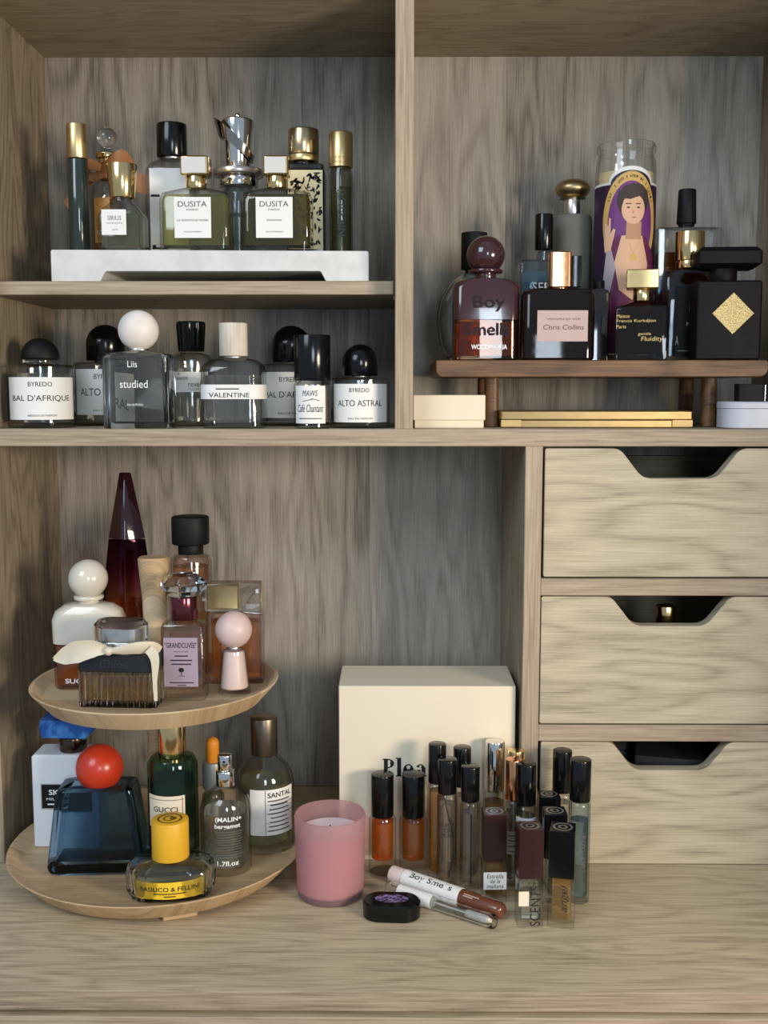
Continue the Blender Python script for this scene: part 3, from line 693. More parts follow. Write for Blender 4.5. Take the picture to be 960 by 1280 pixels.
panel_poly('printed_ground', wrap, PUR, t, 0, R0, 0.35)
panel_poly('gold_halo', ellipse(0, 136, 29, 48, 48), GLD, t, 0, R0, 0.55)
panel_poly('violet_oval', ellipse(0, 134, 23, 41, 48), PUR2, t, 0, R0, 0.75)
halo = "but, I don't know if I could"                                     # words arched round the halo
for i, ch in enumerate(halo):
    if ch in " ',": continue
    a = math.radians(150 - 120 * i / 27)
    lettering(t, [(ch, 26 * math.cos(a), 135 + 44.6 * math.sin(a), .6 if ch in "I" else 1.7, 2.8, {'rot': math.degrees(a) - 90})], INK, 0, R0, 0.75, 'halo_letter')
SKIN = plain('printed_skin', (222, 176, 142), 0.6); HAIR = plain('printed_hair', (58, 42, 36), 0.6); ROBE = plain('printed_robe', (98, 28, 72), 0.6); ROBE2 = plain('printed_robe_fold', (150, 66, 118), 0.6)
def pr(name, pts, mat, l): panel_poly(name, [(1.25 * x, max(8.5, 148 + (z - 122) * 1.22)) for x, z in pts], mat, t, 0, R0, l)
pr('robe', [(-26, 8), (24, 8), (26, 60), (22, 86), (12, 101), (-10, 101), (-17, 92), (-21, 70), (-27, 50)], ROBE, 0.95)
pr('robe_fold', [(-24, 8), (-17, 40), (-12, 66), (-16, 30), (-15, 8)], ROBE2, 1.1); pr('robe_fold', [(16, 8), (18, 50), (14, 80), (21, 50), (20, 8)], ROBE2, 1.1)
pr('robe_fold', [(-4, 8), (-8, 34), (-3, 46), (0, 8)], ROBE2, 1.1)
pr('chest', [(-7, 101), (9, 101), (15, 78), (12, 58), (2, 50), (-8, 58), (-12, 80)], SKIN, 1.1)
pr('neck', [(-3.5, 112), (8, 112), (8, 98), (-4, 98)], plain('printed_shade', (190, 140, 108), .6), 1.2)
pr('face', ellipse(1.5, 122, 9, 12, 28), SKIN, 1.3)
pr('hair', [(-8, 119), (-11, 127), (-10, 135), (-5, 140), (1, 142), (8, 141), (13, 136), (14, 128), (11, 120), (10, 128), (6, 132), (-1, 129.5), (-5.5, 130), (-7, 125)], HAIR, 1.45)
for ex in (-2.4, 5.2):
    pr('printed_eye', ellipse(ex, 123, 1.3, .6, 10), HAIR, 1.45); pr('printed_brow', [(ex - 2, 125.4), (ex + 2, 125.8), (ex + 2, 126.5), (ex - 2, 126.2)], HAIR, 1.45)
pr('printed_mouth', [(-.6, 115.6), (4, 115.8), (2, 114.6)], plain('printed_lip', (170, 96, 88), .6), 1.45); pr('printed_nose', [(1.2, 122), (2, 118.6), (.4, 118.2)], plain('printed_shade', (190, 140, 108), .6), 1.45)
pr('sleeve', [(-22, 60), (-15, 56), (-11, 76), (-15, 92), (-19, 88)], plain('printed_grey_cuff', (168, 158, 164), .6), 1.25)
pr('hand', [(-20, 88), (-15, 90), (-13, 99), (-11.5, 106), (-13.4, 107), (-15.4, 103), (-15.4, 115), (-17, 116), (-17.6, 105), (-19, 112), (-20.6, 111), (-19.8, 101), (-21, 95)], SKIN, 1.45)
pr('pendant', ellipse(2, 84, 2.6, 3, 14), GLD, 1.3); pr('necklace', [(-3, 99), (2, 86), (7.6, 99), (2, 88)], GLD, 1.3)

t = thing('clear_square_bottle', 'square clear bottle of brown liquid with tapered black cap, behind the gold capped one', 'perfume bottle', 299, 126, ZW, 0, GW)
vessel(t, [(0, 64, 28, 2), (1, 66, 30, 2), (132.5, 66, 30, 2), (134.5, 62, 26, 3), (135, 16, 14, 6), (137, 15, 15, 7)], 3.6, 8, 110, GL, L_BROWN)
cyl('cap_ring', 136.8, 139.5, 16, BLACKM, t); cyl('cap', 139, 173.5, 19.6, BLACKM, t, d1=17.6, b=1.2, n=8)

t = thing('gold_cap_dark_bottle', 'black labelled bottle with wide polished gold cap', 'perfume bottle', 289, 88, ZW, 0, GW)
vessel(t, [(0, 46, 28, 6), (2, 48.5, 30, 8), (80, 48.5, 30, 8), (87, 42, 27, 10), (90.5, 24, 22, 10)], 2.4, 5, 70, glass('powder_blue_glass', (190, 216, 230)), L_DARK)
block_y('label', -12, 24, 4, 73, -15.6, -15.1, BLACKM, t)
cyl('cap_collar', 90.5, 98, 26, GOLD, t, at=(4, 0, 0)); cyl('cap', 98, 126, 28.5, GOLD, t, at=(4, 0, 0), n=10)
lettering(t, [('D', 4, 63, 5, 7), ('Fr', 4.5, 51, 7, 6.5), ('MA', 3, 36, 8, 3.4), ('A', -10, 20, 3, 9), (None, -4, 10, 10, .5)], plain('silver_ink', (190, 190, 190), .5), -15.6)

t = thing('gold_cap_cube_bottle', 'dark clear bottle with square gold cap and gold lettering', 'perfume bottle', 238, 46, ZW, -13, GW)
MFG = glass('smoky_glass', (120, 104, 92))
vessel(t, [(0, 47, 30, 1.5), (1, 49, 32, 2), (47, 49, 32, 2), (50, 47, 30, 2), (54, 26, 20, 6), (56, 18, 17, 8)], 3, 6, 44, MFG, liq('tea', (120, 76, 44)), 4)
cyl('neck', 55.5, 67.2, 17, GOLD, t); block('cap', 67, 84.5, 29.8, 26, GOLDB, t, 1.2, 0.8)
GI = plain('gold_ink', (222, 190, 120), .4, .3)
lettering(t, [('Maison', -17, 41, 12, 3.4), ('Francis Kurkdjian', -5, 36.2, 36, 3.6), ('Paris', -18.6, 31.2, 9, 3.2), ('gentle', 3, 24, 12, 3.4, {'shear': .1}), ('Fluidity', 10, 19, 20, 5.4, {'shear': .1})], GI, -16.05)

t = thing('black_emblem_bottle', 'matte black square bottle with slab cap and gold diamond emblem', 'perfume bottle', 317.8, 49, ZW, -3, GW)
AUB = plain('aubergine_black_matte', (18, 12, 15), 0.5, spec=.15)
block('body', 0, 74, 60.7, 34, AUB, t, 2.5, 1.6, n=4); cyl('neck', 74, 85.5, 26, AUB, t, at=(-3, 0, 0), n=10)
loft('cap', [(85, 46, 20, 3), (90, 60, 32, 3), (101, 60, 32, 3), (105.2, 52, 26, 3)], AUB, t, 3)
panel = slab('emblem', [(3.4, 24), (22.6, 43.3), (3.4, 62.6), (-15.8, 43.3)], -17.9, -17, noisy('hammered_gold', (150, 128, 76), (208, 190, 140), 900, 0.45, 0.6, bump=0.6), t, 0)

# ------------------------------------------------------------------ under the walnut riser
t = thing('cream_box', 'small cream lidded box beside the centre divider', 'box', 54.3, 54, ZB)
block('base', 0, 8, 66, 46, CREAM, t, 1, .4); block('lid', 7.4, 31.2, 68.6, 48.5, CREAM, t, 1.2, .6)
PAL = plain('palette_gold', (176, 152, 108), .5, 1.0)
t = thing('gold_palette', 'flat gold make-up palette lying under the walnut riser', 'palette', 196.3, 72, ZB)
block('base', 0.2, 7.2, 182, 62, PAL, t, 2, .6); block('lid', 7.6, 16, 183.6, 63.4, PAL, t, 2, .8)
block('seam', 7.0, 8.4, 180, 60, plain('dark_seam', (50, 36, 28), .5), t, 1, .1)
for hx in (-82, 82): block_y('hinge', hx - 9.6, hx + 9.6, 1, 7.4, -32.2, -31, PAL, t)
t = thing('grey_tin', 'pale grey oval tin with lid at the right end of the long shelf', 'tin', 343.5, 32, ZB)
TINM = plain('pale_grey_enamel', (196, 196, 204), 0.35)
loft('base', [(0, 62, 42, 16), (1, 66, 45, 18), (18.6, 66, 45, 18)], TINM, t, 6); loft('lid', [(19, 67, 46, 18.5), (24, 67, 46, 18.5), (25.2, 64, 43, 17)], TINM, t, 6)
t = thing('black_case', 'small black case with silver edge lying on the grey tin', 'case', 347, 34, ZB + 25.3, -8)
block('body', 0, 16.4, 23, 26, BLACKM, t, 1, .5, (-8, 0, 0)); block('lid', 0, 15.5, 18, 26, BLACK, t, 1, .5, (14.3, 0, 0))
block_y('edge', 4.1, 4.8, 0.5, 15.5, -13.4, 13, SILVER, t)

# ------------------------------------------------------------------ two-tier wooden stand
def lathe(name, prof, mat, parent, n=24, at=(0, 0, 0)): return loft(name, [C(z, 2 * r) for r, z in prof], mat, parent, n, at, smooth=30)
t = thing('tiered_stand', 'two-tier round pale wood stand with flared centre handle', 'stand', -224.5, 4, 0)
lathe('lower_plate', [(118, 5), (124, 5.6), (140, 22), (141, 23.4), (140, 24.2), (137.5, 23.6), (128, 14.6), (126, 14.0), (1, 14.0)], W_PALE, t, 28)
for a in (20, 110, 200, 290):
    c, s_ = math.cos(math.radians(a - 90)), math.sin(math.radians(a - 90))
    o = block('foot', 0, 5, 30, 12, W_PALE, t, 1.5, .5, (0, 0, 0)); o.location = (c * .114, s_ * .114, 0); o.rotation_euler = (0, 0, math.radians(a))
lathe('centre_post', [(13, 14.2), (11, 20), (9.5, 60), (9.5, 130), (12, 164)], W_PALE, t, 8)
lathe('upper_plate', [(94, 164), (100, 164.6), (114.5, 181), (115.5, 182.4), (114.5, 183.4), (112, 182.8), (105, 174.8), (103, 174.0), (1, 174.0)], W_PALE, t, 28)
lathe('handle', [(12.5, 174.2), (10.5, 200), (10.4, 235), (11.5, 262), (14.4, 294), (14.8, 298.5), (13.4, 300.3)], W_PALE, t, 8)
ZU, ZL = 174.0, 14.0; GU = 'perfume bottles on the upper tier'; GLW = 'perfume bottles on the lower tier'

# upper tier
t = thing('ceramic_ball_bottle', 'white ceramic bottle with ball stopper and amber lower half', 'perfume bottle', -289, 12, ZU, 0, GU)
CER = plain('ivory_ceramic', (212, 204, 188), 0.2, coat=.4)
vessel(t, [(0, 60, 32, 9), (2, 65, 36, 11), (43.8, 65, 36, 11)], 2.2, 4, 42, glass('tea_glass', (238, 200, 172)), L_AMBER, 6, 'glass_base')
loft('ceramic_shoulder', [(44, 66, 36.5, 11), (66, 66.5, 37, 11), (74, 62, 35, 14), (79.5, 46, 30, 14), (81.5, 24, 22, 11)], CER, t, 6)
cyl('neck', 81, 85, 19, CER, t); cyl('collar', 84.4, 88.6, 28, CER, t, b=1.6, n=10); sphere('stopper', 104, 37, CER, t, n=12, m_=20)
lettering(t, [('SUC', -11.5, 9, 16, 4.6, {'bold': .02})], WHITEINK, -18.1)

t = thing('pyramid_bottle', 'tall dark burgundy pyramid bottle fading to amber', 'perfume bottle', -262, 56, ZU, 0, GU)
BURG = ramp_glass('burgundy_fade', 30, 136, [(0, (240, 196, 156)), (.45, (216, 146, 122)), (.72, (124, 38, 66)), (1, (60, 12, 34))])
q2 = math.sqrt(2)
vessel(t, [(0, 28 * q2, 28 * q2, 2), (1, 30 * q2, 30 * q2, 2), (50, 28.5 * q2, 28.5 * q2, 2), (86, 25 * q2, 25 * q2, 2), (136, 19 * q2, 19 * q2, 2)], 2.5, 5, 76, BURG, L_AMBER, 2, rot=45, sy=.62)
loft('cap', [(137, 18.8 * q2, 18.8 * q2, 1.5), (201, 6.2 * q2, 6.2 * q2, 1), (202, 5 * q2, 5 * q2, 1)], plain('burgundy_lacquer', (34, 8, 16), 0.08, coat=.6), t, 2, rot=45, sy=.62)

t = thing('black_cap_round_bottle', 'round amber bottle with stepped matte black cap behind the wooden handle', 'perfume bottle', -200.5, 64, ZU, 0, GU)
vessel(t, [C(0, 38), C(2, 40.4), C(113, 40.4), C(118, 37), C(120.5, 25)], 2.4, 6, 108, glass('blush_glass', (244, 222, 210)), liq('blush_amber', (240, 200, 160)), 10)
cyl('cap_neck', 120.5, 130, 25, BLACKM, t, n=10); cyl('cap', 130, 158, 37, BLACKM, t, b=1.6, n=12)

t = thing('bar_cap_bottle', 'rectangular rosy amber bottle with gold and clear bar cap', 'perfume bottle', -151, 31, ZU, 0, GU)
vessel(t, [(0, 50, 24, 2), (1, 52, 26, 2.5), (66, 52, 26, 2.5), (68.4, 48, 23, 3), (69, 12, 12, 5), (70.4, 12, 12, 5)], 2.8, 6, 60, glass('rosy_glass', (240, 214, 206)), liq('rosy_amber', (236, 184, 124)))
loft('cap', [(70.6, 62, 20, 1.5), (71.6, 63.4, 21.4, 1.5), (96.4, 63.4, 21.4, 1.5), (97.4, 62, 20, 1.5)], CRY, t, 3, at=(-7, 0, 0))
block('cap_core', 73, 95, 30, 15, GOLDB, t, 1, .4, (-12, 0, 0))

t = thing('bow_bottle', 'ribbed square bottle with black band, glass cap and cream ribbon bow', 'perfume bottle', -244, -46, ZU, -3, GU)
def ribf(r):
    out_ = []
    for x, y, z in r:
        k_ = 1.1 * math.cos((x if abs(y) > 15.9 else y) * 2 * math.pi / 5.2); nx = 0 if abs(y) > 15.9 else (1 if x > 0 else -1); ny = (1 if y > 0 else -1) if abs(y) > 15.9 else 0
        out_.append((x + nx * k_, y + ny * k_, z))
    return out_
def long_ring(w_, d_, nx=80, ny=36):
    p = [(w_ / 2, -d_ / 2 + d_ * i / ny) for i in range(ny)] + [(w_ / 2 - w_ * i / nx, d_ / 2) for i in range(nx)]
    p += [(-w_ / 2, d_ / 2 - d_ * i / ny) for i in range(ny)] + [(-w_ / 2 + w_ * i / nx, -d_ / 2) for i in range(nx)]
    return p
rs = [ribf([(x, y, z) for x, y in long_ring(69, 34)]) for z in (1, 32.5)]
rs = [[(x * .97, y * .95, 0) for x, y in long_ring(69, 34)]] + rs
rs += [[(x, y, z) for x, y in long_ring(62, 27)] for z in (32.4, 6)]
v, f = skin(rs); finish('glass_body', v, f, CRY, t, 40)
block('liquid', 6.4, 29, 61.4, 26.4, liq('honey', (244, 216, 168)), t, 2, .5)
BAND = plain('black_band', (26, 28, 32), 0.4)
block('band', 32.8, 47.6, 69.5, 34.5, BAND, t, 1.5, .7); cyl('neck', 47.6, 57, 24, SILVER, t)
lettering(t, [('Chloé', -2, 40.3, 26, 8, {'shear': .1})], plain('dark_grey_emboss', (46, 48, 54), .35), -17.35, 0, .15)
loft('cap', [(57, 40, 22, 11), (58.5, 47, 27, 13.5), (65, 49, 29, 14.5), (73, 49, 29, 14.5), (77, 42, 23, 11.5)], CRY, t, 8)
loft('cap_core', [(58.5, 34, 16, 8), (70, 34, 16, 8)], SILVER, t, 6)
RIB = plain('cream_satin', (216, 204, 180), 0.5)
ribbon('bow_loop', [(-5, -19, 53), (-18, -22, 55), (-34, -22, 52), (-47, -19, 47), (-58, -16, 43.5)], [4, 15, 20, 15, 1.5], RIB, t, (0.1, 0.15, 1), .5, 2.2)
ribbon('bow_loop', [(-6, -18.5, 52), (6, -20.5, 54), (20, -20, 56), (31, -14, 55), (35.5, -8, 50)], [4, 9, 12, 12, 11], RIB, t, (0.1, -0.3, 1), .5, 1.4)
ribbon('bow_tail', [(30, -19.5, 55), (34.5, -20, 50), (36, -20, 42), (35.2, -19.5, 26), (35.6, -19.2, 8)], [8, 9, 7, 4, 3], RIB, t, (1, 0.1, 0), .5)
sphere('knot', 52.5, 8, RIB, t, at=(-6, -19.5, 0), n=6, m_=8)
cyl('ribbon_band', 48.5, 54, 28, RIB, t)

t = thing('crystal_cap_bottle', 'slim bottle with faceted crystal cap, burgundy collar and lilac label', 'perfume bottle', -190.5, -27, ZU, 0, GU)
vessel(t, [(0, 37, 24, 2), (1, 39.5, 26, 3), (68, 39.5, 26, 3), (71, 37, 24, 4), (73, 24, 20, 9), (74.5, 18, 18, 9)], 2.4, 10, 64, GL, liq('blush', (246, 224, 214)))
cyl('collar', 74, 95, 25.5, plain('burgundy_metal', (116, 58, 66), 0.16, .9), t, d1=25, n=10)
loft('cap', [C(95, 20), C(96, 30), C(102, 42), C(108, 42), C(113, 33), C(115, 26)], CRY, t, 2, smooth=0)
lbm = plain('lilac_paper', (166, 148, 162), 0.6)
label(t, -1.4, 36.2, 31, 45.5, -13.35, lbm)
lettering(t, [('"GRANDCUVÉE"', -1.4, 52.5, 29, 6, {'bold': .01}), ('Story of the', -1, 46, 13, 2), (None, -1, 42, 12, 1.2), (None, -1, 38, 20, 1.2), (None, -1, 34.4, 18, 1.2), (None, -1, 17.2, 22, 1), (None, -1, 14.8, 8, .8), (None, -1.2, 26, .7, 4), (None, -1.2, 23.4, 6, .5)], plain('plum_ink', (44, 28, 44), .7), -13.35)
panel_poly('tree_mark', ellipse(-1.2, 29, 2.6, 2.2, 12), INK, t, -13.35, 0, .15)

t = thing('pink_ball_bottle', 'small pale pink conical bottle with pink ball cap', 'perfume bottle', -147.5, -13, ZU, 0, GU)
vessel(t, [C(0, 28.5), C(1, 30), C(38, 23), C(41, 21.6), C(42.4, 16)], 1.4, 5.5, 5.6, GL, None, 10)
loft('pink_lining', [C(5.8, 24.6), C(7, 26), C(38, 19.6), C(40.6, 17)], plain('pale_pink_lacquer', (226, 198, 190), .4), t, 10)
cyl('neck', 42, 44.6, 12, SILVER, t); sphere('cap', 60.6, 34.4, plain('pink_enamel', (214, 186, 180), .4), t, n=12, m_=18)

# lower tier
t = thing('white_slab_bottle', 'tall white bottle with jagged blue stone cap and black label', 'perfume bottle', -314.5, 22, ZL, 0, GLW)
block('body', 0, 93, 66, 36, plain('white_gloss', (222, 224, 228), 0.3), t, 2.5, 2, n=4)
cyl('collar', 93, 107, 26, plain('gunmetal_bronze', (86, 74, 62), .2, 1), t, at=(3, 0, 0), n=10)
BST = noisy('blue_stone', (18, 70, 140), (70, 130, 196), 90, 0.25, lo=.45, hi=.75)
slab('cap', [(-24, 108.5), (18, 107), (29, 118), (30, 121), (10, 124), (-24.5, 126.5), (-26, 119)], -14, 14, BST, t, 0, 1.5)
lb = block_y('label', -24.5, 27, 39.5, 65, -18.6, -18.05, SILVER, t); block_y('label_face', -23.4, 26, 40.6, 64, -18.9, -18.5, BLACKM, t)
lettering(t, [('SKY', -9, 56.5, 15, 5.4, {'bold': .02}), ('MILLE', -12, 49.8, 14, 2.6), (None, -12, 44.6, 12, 1.4)], WHITEINK, -18.9)

t = thing('blue_trapezoid_bottle', 'smoky blue trapezoid glass bottle topped by a red ball', 'perfume bottle', -273, -33, ZL, 4, GLW)
SBL = glass('smoky_blue_glass', (124, 160, 186), solid=True)
vessel(t, [(0, 80, 42, 9), (3, 87, 48, 8), (8, 88.5, 50, 7), (70, 72, 42, 5), (78, 68, 39, 5), (80, 60, 32, 6)], 7.5, 13, 66, SBL, None)
sphere('cap', 94.5, 43.5, plain('red_lacquer', (188, 52, 26), 0.3, coat=.1), t, at=(2, 0, 0), n=12, m_=20); cyl('neck', 76, 80, 16, CHROME, t, at=(2, 0, 0))

t = thing('green_fluted_bottle', 'dark green fluted bottle with gold cylinder cap and white label', 'perfume bottle', -204, -29, ZL, 0, GLW)
vessel(t, [C(0, 44), C(1.5, 45.9), C(98, 45.9), C(104, 40), C(105, 26)], 2.4, 6, 84, glass('bottle_green', (92, 150, 116)), liq('green_juice', (120, 160, 128)), 12,
       rib=lambda r: [(x * (1 + .014 * math.cos(26 * math.atan2(y, x))), y * (1 + .014 * math.cos(26 * math.atan2(y, x))), z) for x, y, z in r])
cyl('cap', 105, 143, 25, GOLD, t, n=10)
label(t, -3, 58.5, 37, 31, 0, CREAM, 23.4)
lettering(t, [('GUCCI', -3, 61.5, 23, 5, {'bold': .01}), ('MÉMOIRE', -3, 54.6, 17, 2.6), (None, -3, 50.6, 14, 1), (None, -3, 70.5, 34, .5), (None, 13, 58.5, .5, 28)], plain('dark_brown_ink', (70, 60, 48), .7), 0, 23.4, .6)

t = thing('yellow_cap_bottle', 'low round cut-glass bottle with tall yellow cap and yellow label', 'perfume bottle', -195, -88, ZL, 8, GLW)
def cut(r):
    o_ = []
    for x, y, z in r:
        a = math.atan2(y / 24, x / 38); k_ = 1 + (.045 * math.cos(22 * a + z * .5) if abs(x) > 25 or y > 0 else .008 * math.cos(24 * a))
        o_.append((x * k_, y * k_, z))
    return o_
vessel(t, [(0, 64, 36, 17), (2, 70, 42, 20), (8, 75, 46, 22), (22, 76, 47, 23), (28, 72, 44, 21), (32, 56, 36, 17), (33.6, 30, 28, 14)], 3, 6, 24, CRY, liq('pale_yellow', (244, 238, 200)), 16, rib=cut)
YEL = plain('yellow_enamel', (226, 172, 40), 0.4)
cyl('cap', 33.4, 68, 32.4, YEL, t, n=12, b=1); bm = bmesh.new()
def flat_ring(name, r0, r1, z, mat, parent, at=(0, 0), n=32, xy=(1, 1)):
    v_ = []; f_ = []
    for i in range(n):
        a = 2 * math.pi * i / n
        for r_ in (r0, r1):
            v_.append((at[0] + r_ * xy[0] * math.cos(a), at[1] + r_ * xy[1] * math.sin(a), z))
    for i in range(n):
        k_ = (i + 1) % n; f_.append((2 * i, 2 * i + 1, 2 * k_ + 1, 2 * k_))
    return finish(name, v_, f_, mat, parent, 0)
OCH = plain('dark_ochre_print', (96, 66, 16), .6)
flat_ring('emblem_ring', 9.4, 11, 68.2, OCH, t); flat_ring('emblem_mark', 4.4, 6, 68.2, OCH, t, (-1, 0), xy=(.8, 1)); flat_ring('emblem_mark', 1.5, 3, 68.2, OCH, t, (3, 0))
YL = plain('yellow_paper', (238, 198, 44), 0.6)
label(t, 0, 12.6, 62, 15, 18, YL, 42.2)
lettering(t, [('BASILICO & FELLINI', 0, 14, 52, 4, {'bold': .01}), (None, 0, 10, 28, .9), (None, 0, 7.6, 10, .9)], INK, 18, 42.2, .6)

t = thing('spray_bottle', 'clear round-shouldered spray bottle with exposed silver nozzle', 'perfume bottle', -154, -35, ZL, 0, GLW)
vessel(t, [C(0, 45), C(1.5, 47), C(58, 47), C(66, 43), C(72, 35), (76, 25, 25, 12.5), C(79, 17)], 2.6, 7, 56, GL, L_CLEAR, 10)
cyl('collar', 79, 93, 17.4, CHROME, t, n=8); cyl('nozzle', 93, 108.5, 13.5, CHROME, t, b=1.2, n=8); pipe('nozzle_hole', (0, -6.7, 103), (0, -7.1, 103), [(0, 2.5), (.3, 2.5)], INK, t, 3)
lettering(t, [('(MALIN+', 6, 54, 25, 5.6, {'bold': .02}), ('bergamot', 5, 47.6, 24, 5.4, {'bold': .02})], WHITEINK, 0, 23.6, .2)
lettering(t, [('1.7fl.oz', 5, 13, 20, 4.6, {'bold': .02})], WHITEINK, 0, 23.6, .2)
lettering(t, [(None, 6, 42.6 - 2.4 * i, 26 - (i % 3) * 2, .7) for i in range(11)], GREYINK, 0, 23.6, .2, 'small_print')

t = thing('dropper_bottle', 'grey dropper bottle with orange rubber bulb', 'dropper bottle', -172.5, 6, ZL, 0, GLW)
vessel(t, [C(0, 20), C(1, 21), C(54, 21), C(59, 15), C(61, 13)], 1.6, 4, 40, glass('teal_grey_glass', (170, 190, 190)), L_CLEAR, 8)
cyl('collar', 61, 87, 20, plain('grey_collar', (150, 156, 156), .35, .3), t, n=10); dome('bulb', 87, 12.6, 24, plain('orange_rubber', (226, 142, 36), .5), t, 8)

t = thing('lab_label_bottle', 'clear cylinder bottle with bronze cap and typed white label', 'perfume bottle', -124, 17, ZL, 24, GLW)
vessel(t, [C(0, 54), C(2, 56.4), C(62, 56.4), C(72, 53), C(80, 45), C(86, 33), C(91, 25)], 2.6, 9, 66, GL, L_GREEN, 12)
cyl('cap', 91.5, 128, 26, plain('dark_bronze_satin', (122, 110, 96), .35, 1), t, n=10)
label(t, 0, 42, 46, 45, 0, None, 28.3)
lettering(t, [('SANTAL', 7, 59, 26, 5, {'bold': .02})] + [(None, 6, 53.4 - 4.2 * i, 24 - (i * 5 % 7), 1.1) for i in range(8)] + [(None, -8, 42, .5, 44), (None, 8, 50, 30, .35), (None, 8, 41, 30, .35), (None, 8, 32, 30, .35)], plain('type_ink', (48, 46, 44), .7), 0, 28.3, .6)

# ------------------------------------------------------------------ on the worktop
t = thing('gift_box', 'large cream card box standing against the hutch back', 'box', 34, 50, 0)
block('base', 0, 30, 168, 76, CREAM, t, 1, .5); block('lid', 5, 174, 170, 78, CREAM, t, 1.2, .7)
def arc(cx, cz, rx, rz, a0, a1, thick, thin_, n=18):
    """stroke that swells where it runs vertical, as in a fat-face serif"""
    o_ = []
    for i in range(n):
        q = []
        for k in (i, i + 1):
            a = math.radians(a0 + (a1 - a0) * k / n); tk = thin_ + (thick - thin_) * math.cos(a) ** 2
            q += [(cx + rx * math.cos(a), cz + rz * math.sin(a)), (cx + (rx - tk) * math.cos(a), cz + (rz - thin_ * 1.1) * math.sin(a))]
        o_.append([q[0], q[2], q[3], q[1]])
    return o_
def rect(x0, x1, z0, z1): return [[(x0, z0), (x1, z0), (x1, z1), (x0, z1)]]
K, H = .215, .06
GLYPH = {'P': (.66, rect(.08, .08 + K, 0, 1) + rect(0, .36, 0, H) + rect(0, .3, 1 - H, 1) + arc(.28, .735, .36, .265, -90, 90, K, H)),
         'l': (.34, rect(.08, .08 + K, 0, 1.06) + rect(0, .33, 0, H) + rect(0, .1, 1.06 - H, 1.06)),
         'e': (.60, arc(.29, .34, .29, .36, 0, 318, K, H, 28) + rect(.1, .52, .36, .36 + H)),
         'a': (.62, rect(.34, .34 + K, .05, .5) + rect(.4, .62, 0, H) + rect(.4, .4 + K * .7, 0, .1) + arc(.28, .47, .23, .23, 0, 165, K, H) + arc(.22, .19, .22, .2, 70, 300, K, H)),
         's': (.48, arc(.24, .5, .22, .2, 40, 270, K, H) + arc(.24, .18, .22, .2, -140, 90, K, H))}
bm = bmesh.new(); px = -43.0
for ch in 'Please':
    wd_, polys = GLYPH[ch]
    for pl in polys:
        try: bm.faces.new([bm.verts.new((px + 17.6 * x, 0, 84.5 + 17.6 * z)) for x, z in pl])
        except ValueError: pass
    px += 17.6 * (wd_ + .07)
_wrap('lettering', bm, INK, t, -39.05, 0, 0.15, (0, 0), 0)

t = thing('pink_tumbler_candle', 'pink frosted glass tumbler candle', 'candle', -55.8, -60, 0)
PKG = frosted('pink_frosted_glass', (230, 190, 194), .36)
v, f = skin(rings([C(0, 54), C(1.5, 59), C(6, 61), C(74, 64.4), C(76.4, 63.4), C(76.4, 60.6), C(74, 59.6), C(7, 56), C(5.6, 53)], 14)); finish('tumbler', v, f, PKG, t, 40)
loft('wax', [C(6, 52), C(7.6, 55.4), C(60, 58.4)], plain('pink_wax', (244, 226, 224), .5), t, 14)
cyl('wick', 60, 65, 1.2, INK, t, b=.2, n=2)

GV = 'travel perfume vials on the worktop'
def vial(x, y, lab, d, hb, ht, dcap, capmat, liquid, level, gmat=None, nm='travel_vial', base=6, wall=1.6):
    t = thing(nm, lab, 'perfume vial', x, y, 0, 0, GV)
    vessel(t, [C(0, d - 1.6), C(.8, d), C(hb - 3, d), C(hb - .6, d - 2.5), C(hb, min(dcap - 3, d - 4))], wall, base, level, gmat or GL, liquid, 6)
    cyl('cap', hb + .3, ht, dcap, capmat, t, b=.8, n=7)
    return t
vial(-8.8, -13, 'short orange vial with black cap beside the pink candle', 26, 55, 96, 21.5, BLACK, L_ORANGE, 50, nm='short_vial', base=14, wall=2.6)
vial(20.5, -13, 'short amber vial with black cap, second from the pink candle', 26.4, 55, 96, 22, BLACK, liq('deep_amber', (224, 150, 60)), 50, nm='short_vial', base=14, wall=2.6)
vial(42.6, -22, 'amber vial with black cap, tallest of the four black-capped vials before the cream box', 17.8, 91, 128.6, 16.6, BLACK, liq('honey2', (222, 170, 84)), 84)
t = vial(51, -44, 'clear vial printed with black letters and a curving black line', 18.2, 89.4, 121.6, 17.4, BLACK, liq('pale_tea', (246, 226, 200)), 80)
lettering(t, [('FLEUR', 0, 62, 14, 3.4), ('DE', 0, 57, 6, 3.4), ('PEAU', 0, 52, 12, 3.4)], INK, 0, 9.1, .15)
lettering(t, [(None, 1.5 + 4.5 * math.sin((k - 2) * .31), 78 - 5.2 * k, 1.2, 6, {'rot': 14 * math.cos((k - 2) * .31)}) for k in range(13)], INK, 0, 9.1, .2, 'printed_line')
vial(66.4, -14, 'clear vial with black cap half hidden behind two front vials', 17.4, 85, 122.7, 17, BLACK, liq('pale_tea2', (244, 222, 196)), 76)
t = vial(71.6, -50, 'clear vial with straight black line printed down its front', 18.2, 84.4, 117.2, 17, BLACK, liq('pale_pink_tea', (246, 226, 210)), 74)
lettering(t, [(None, 0.4, 42, 1.2, 66)], INK, 0, 9.1, .2, 'printed_line')
vial(98.2, -3, 'vial with tall polished silver cap beside the cream box edge', 21.4, 76, 125, 18.6, CHROME, L_STRAW, 66)
vial(117.5, -14, 'vial with polished gold cap, rear one of the gold pair', 17.2, 72, 120, 16.4, GOLD, L_STRAW, 60)
t = vial(112.6, -37, 'vial with copper-gold cap and handwritten clear label, front one of the gold pair', 17, 81, 119.3, 15.6, ROSE, L_CLEAR, 70)
label(t, -1, 42, 14, 22, 0, plain('greyed_label', (186, 180, 170), .6), 8.6)
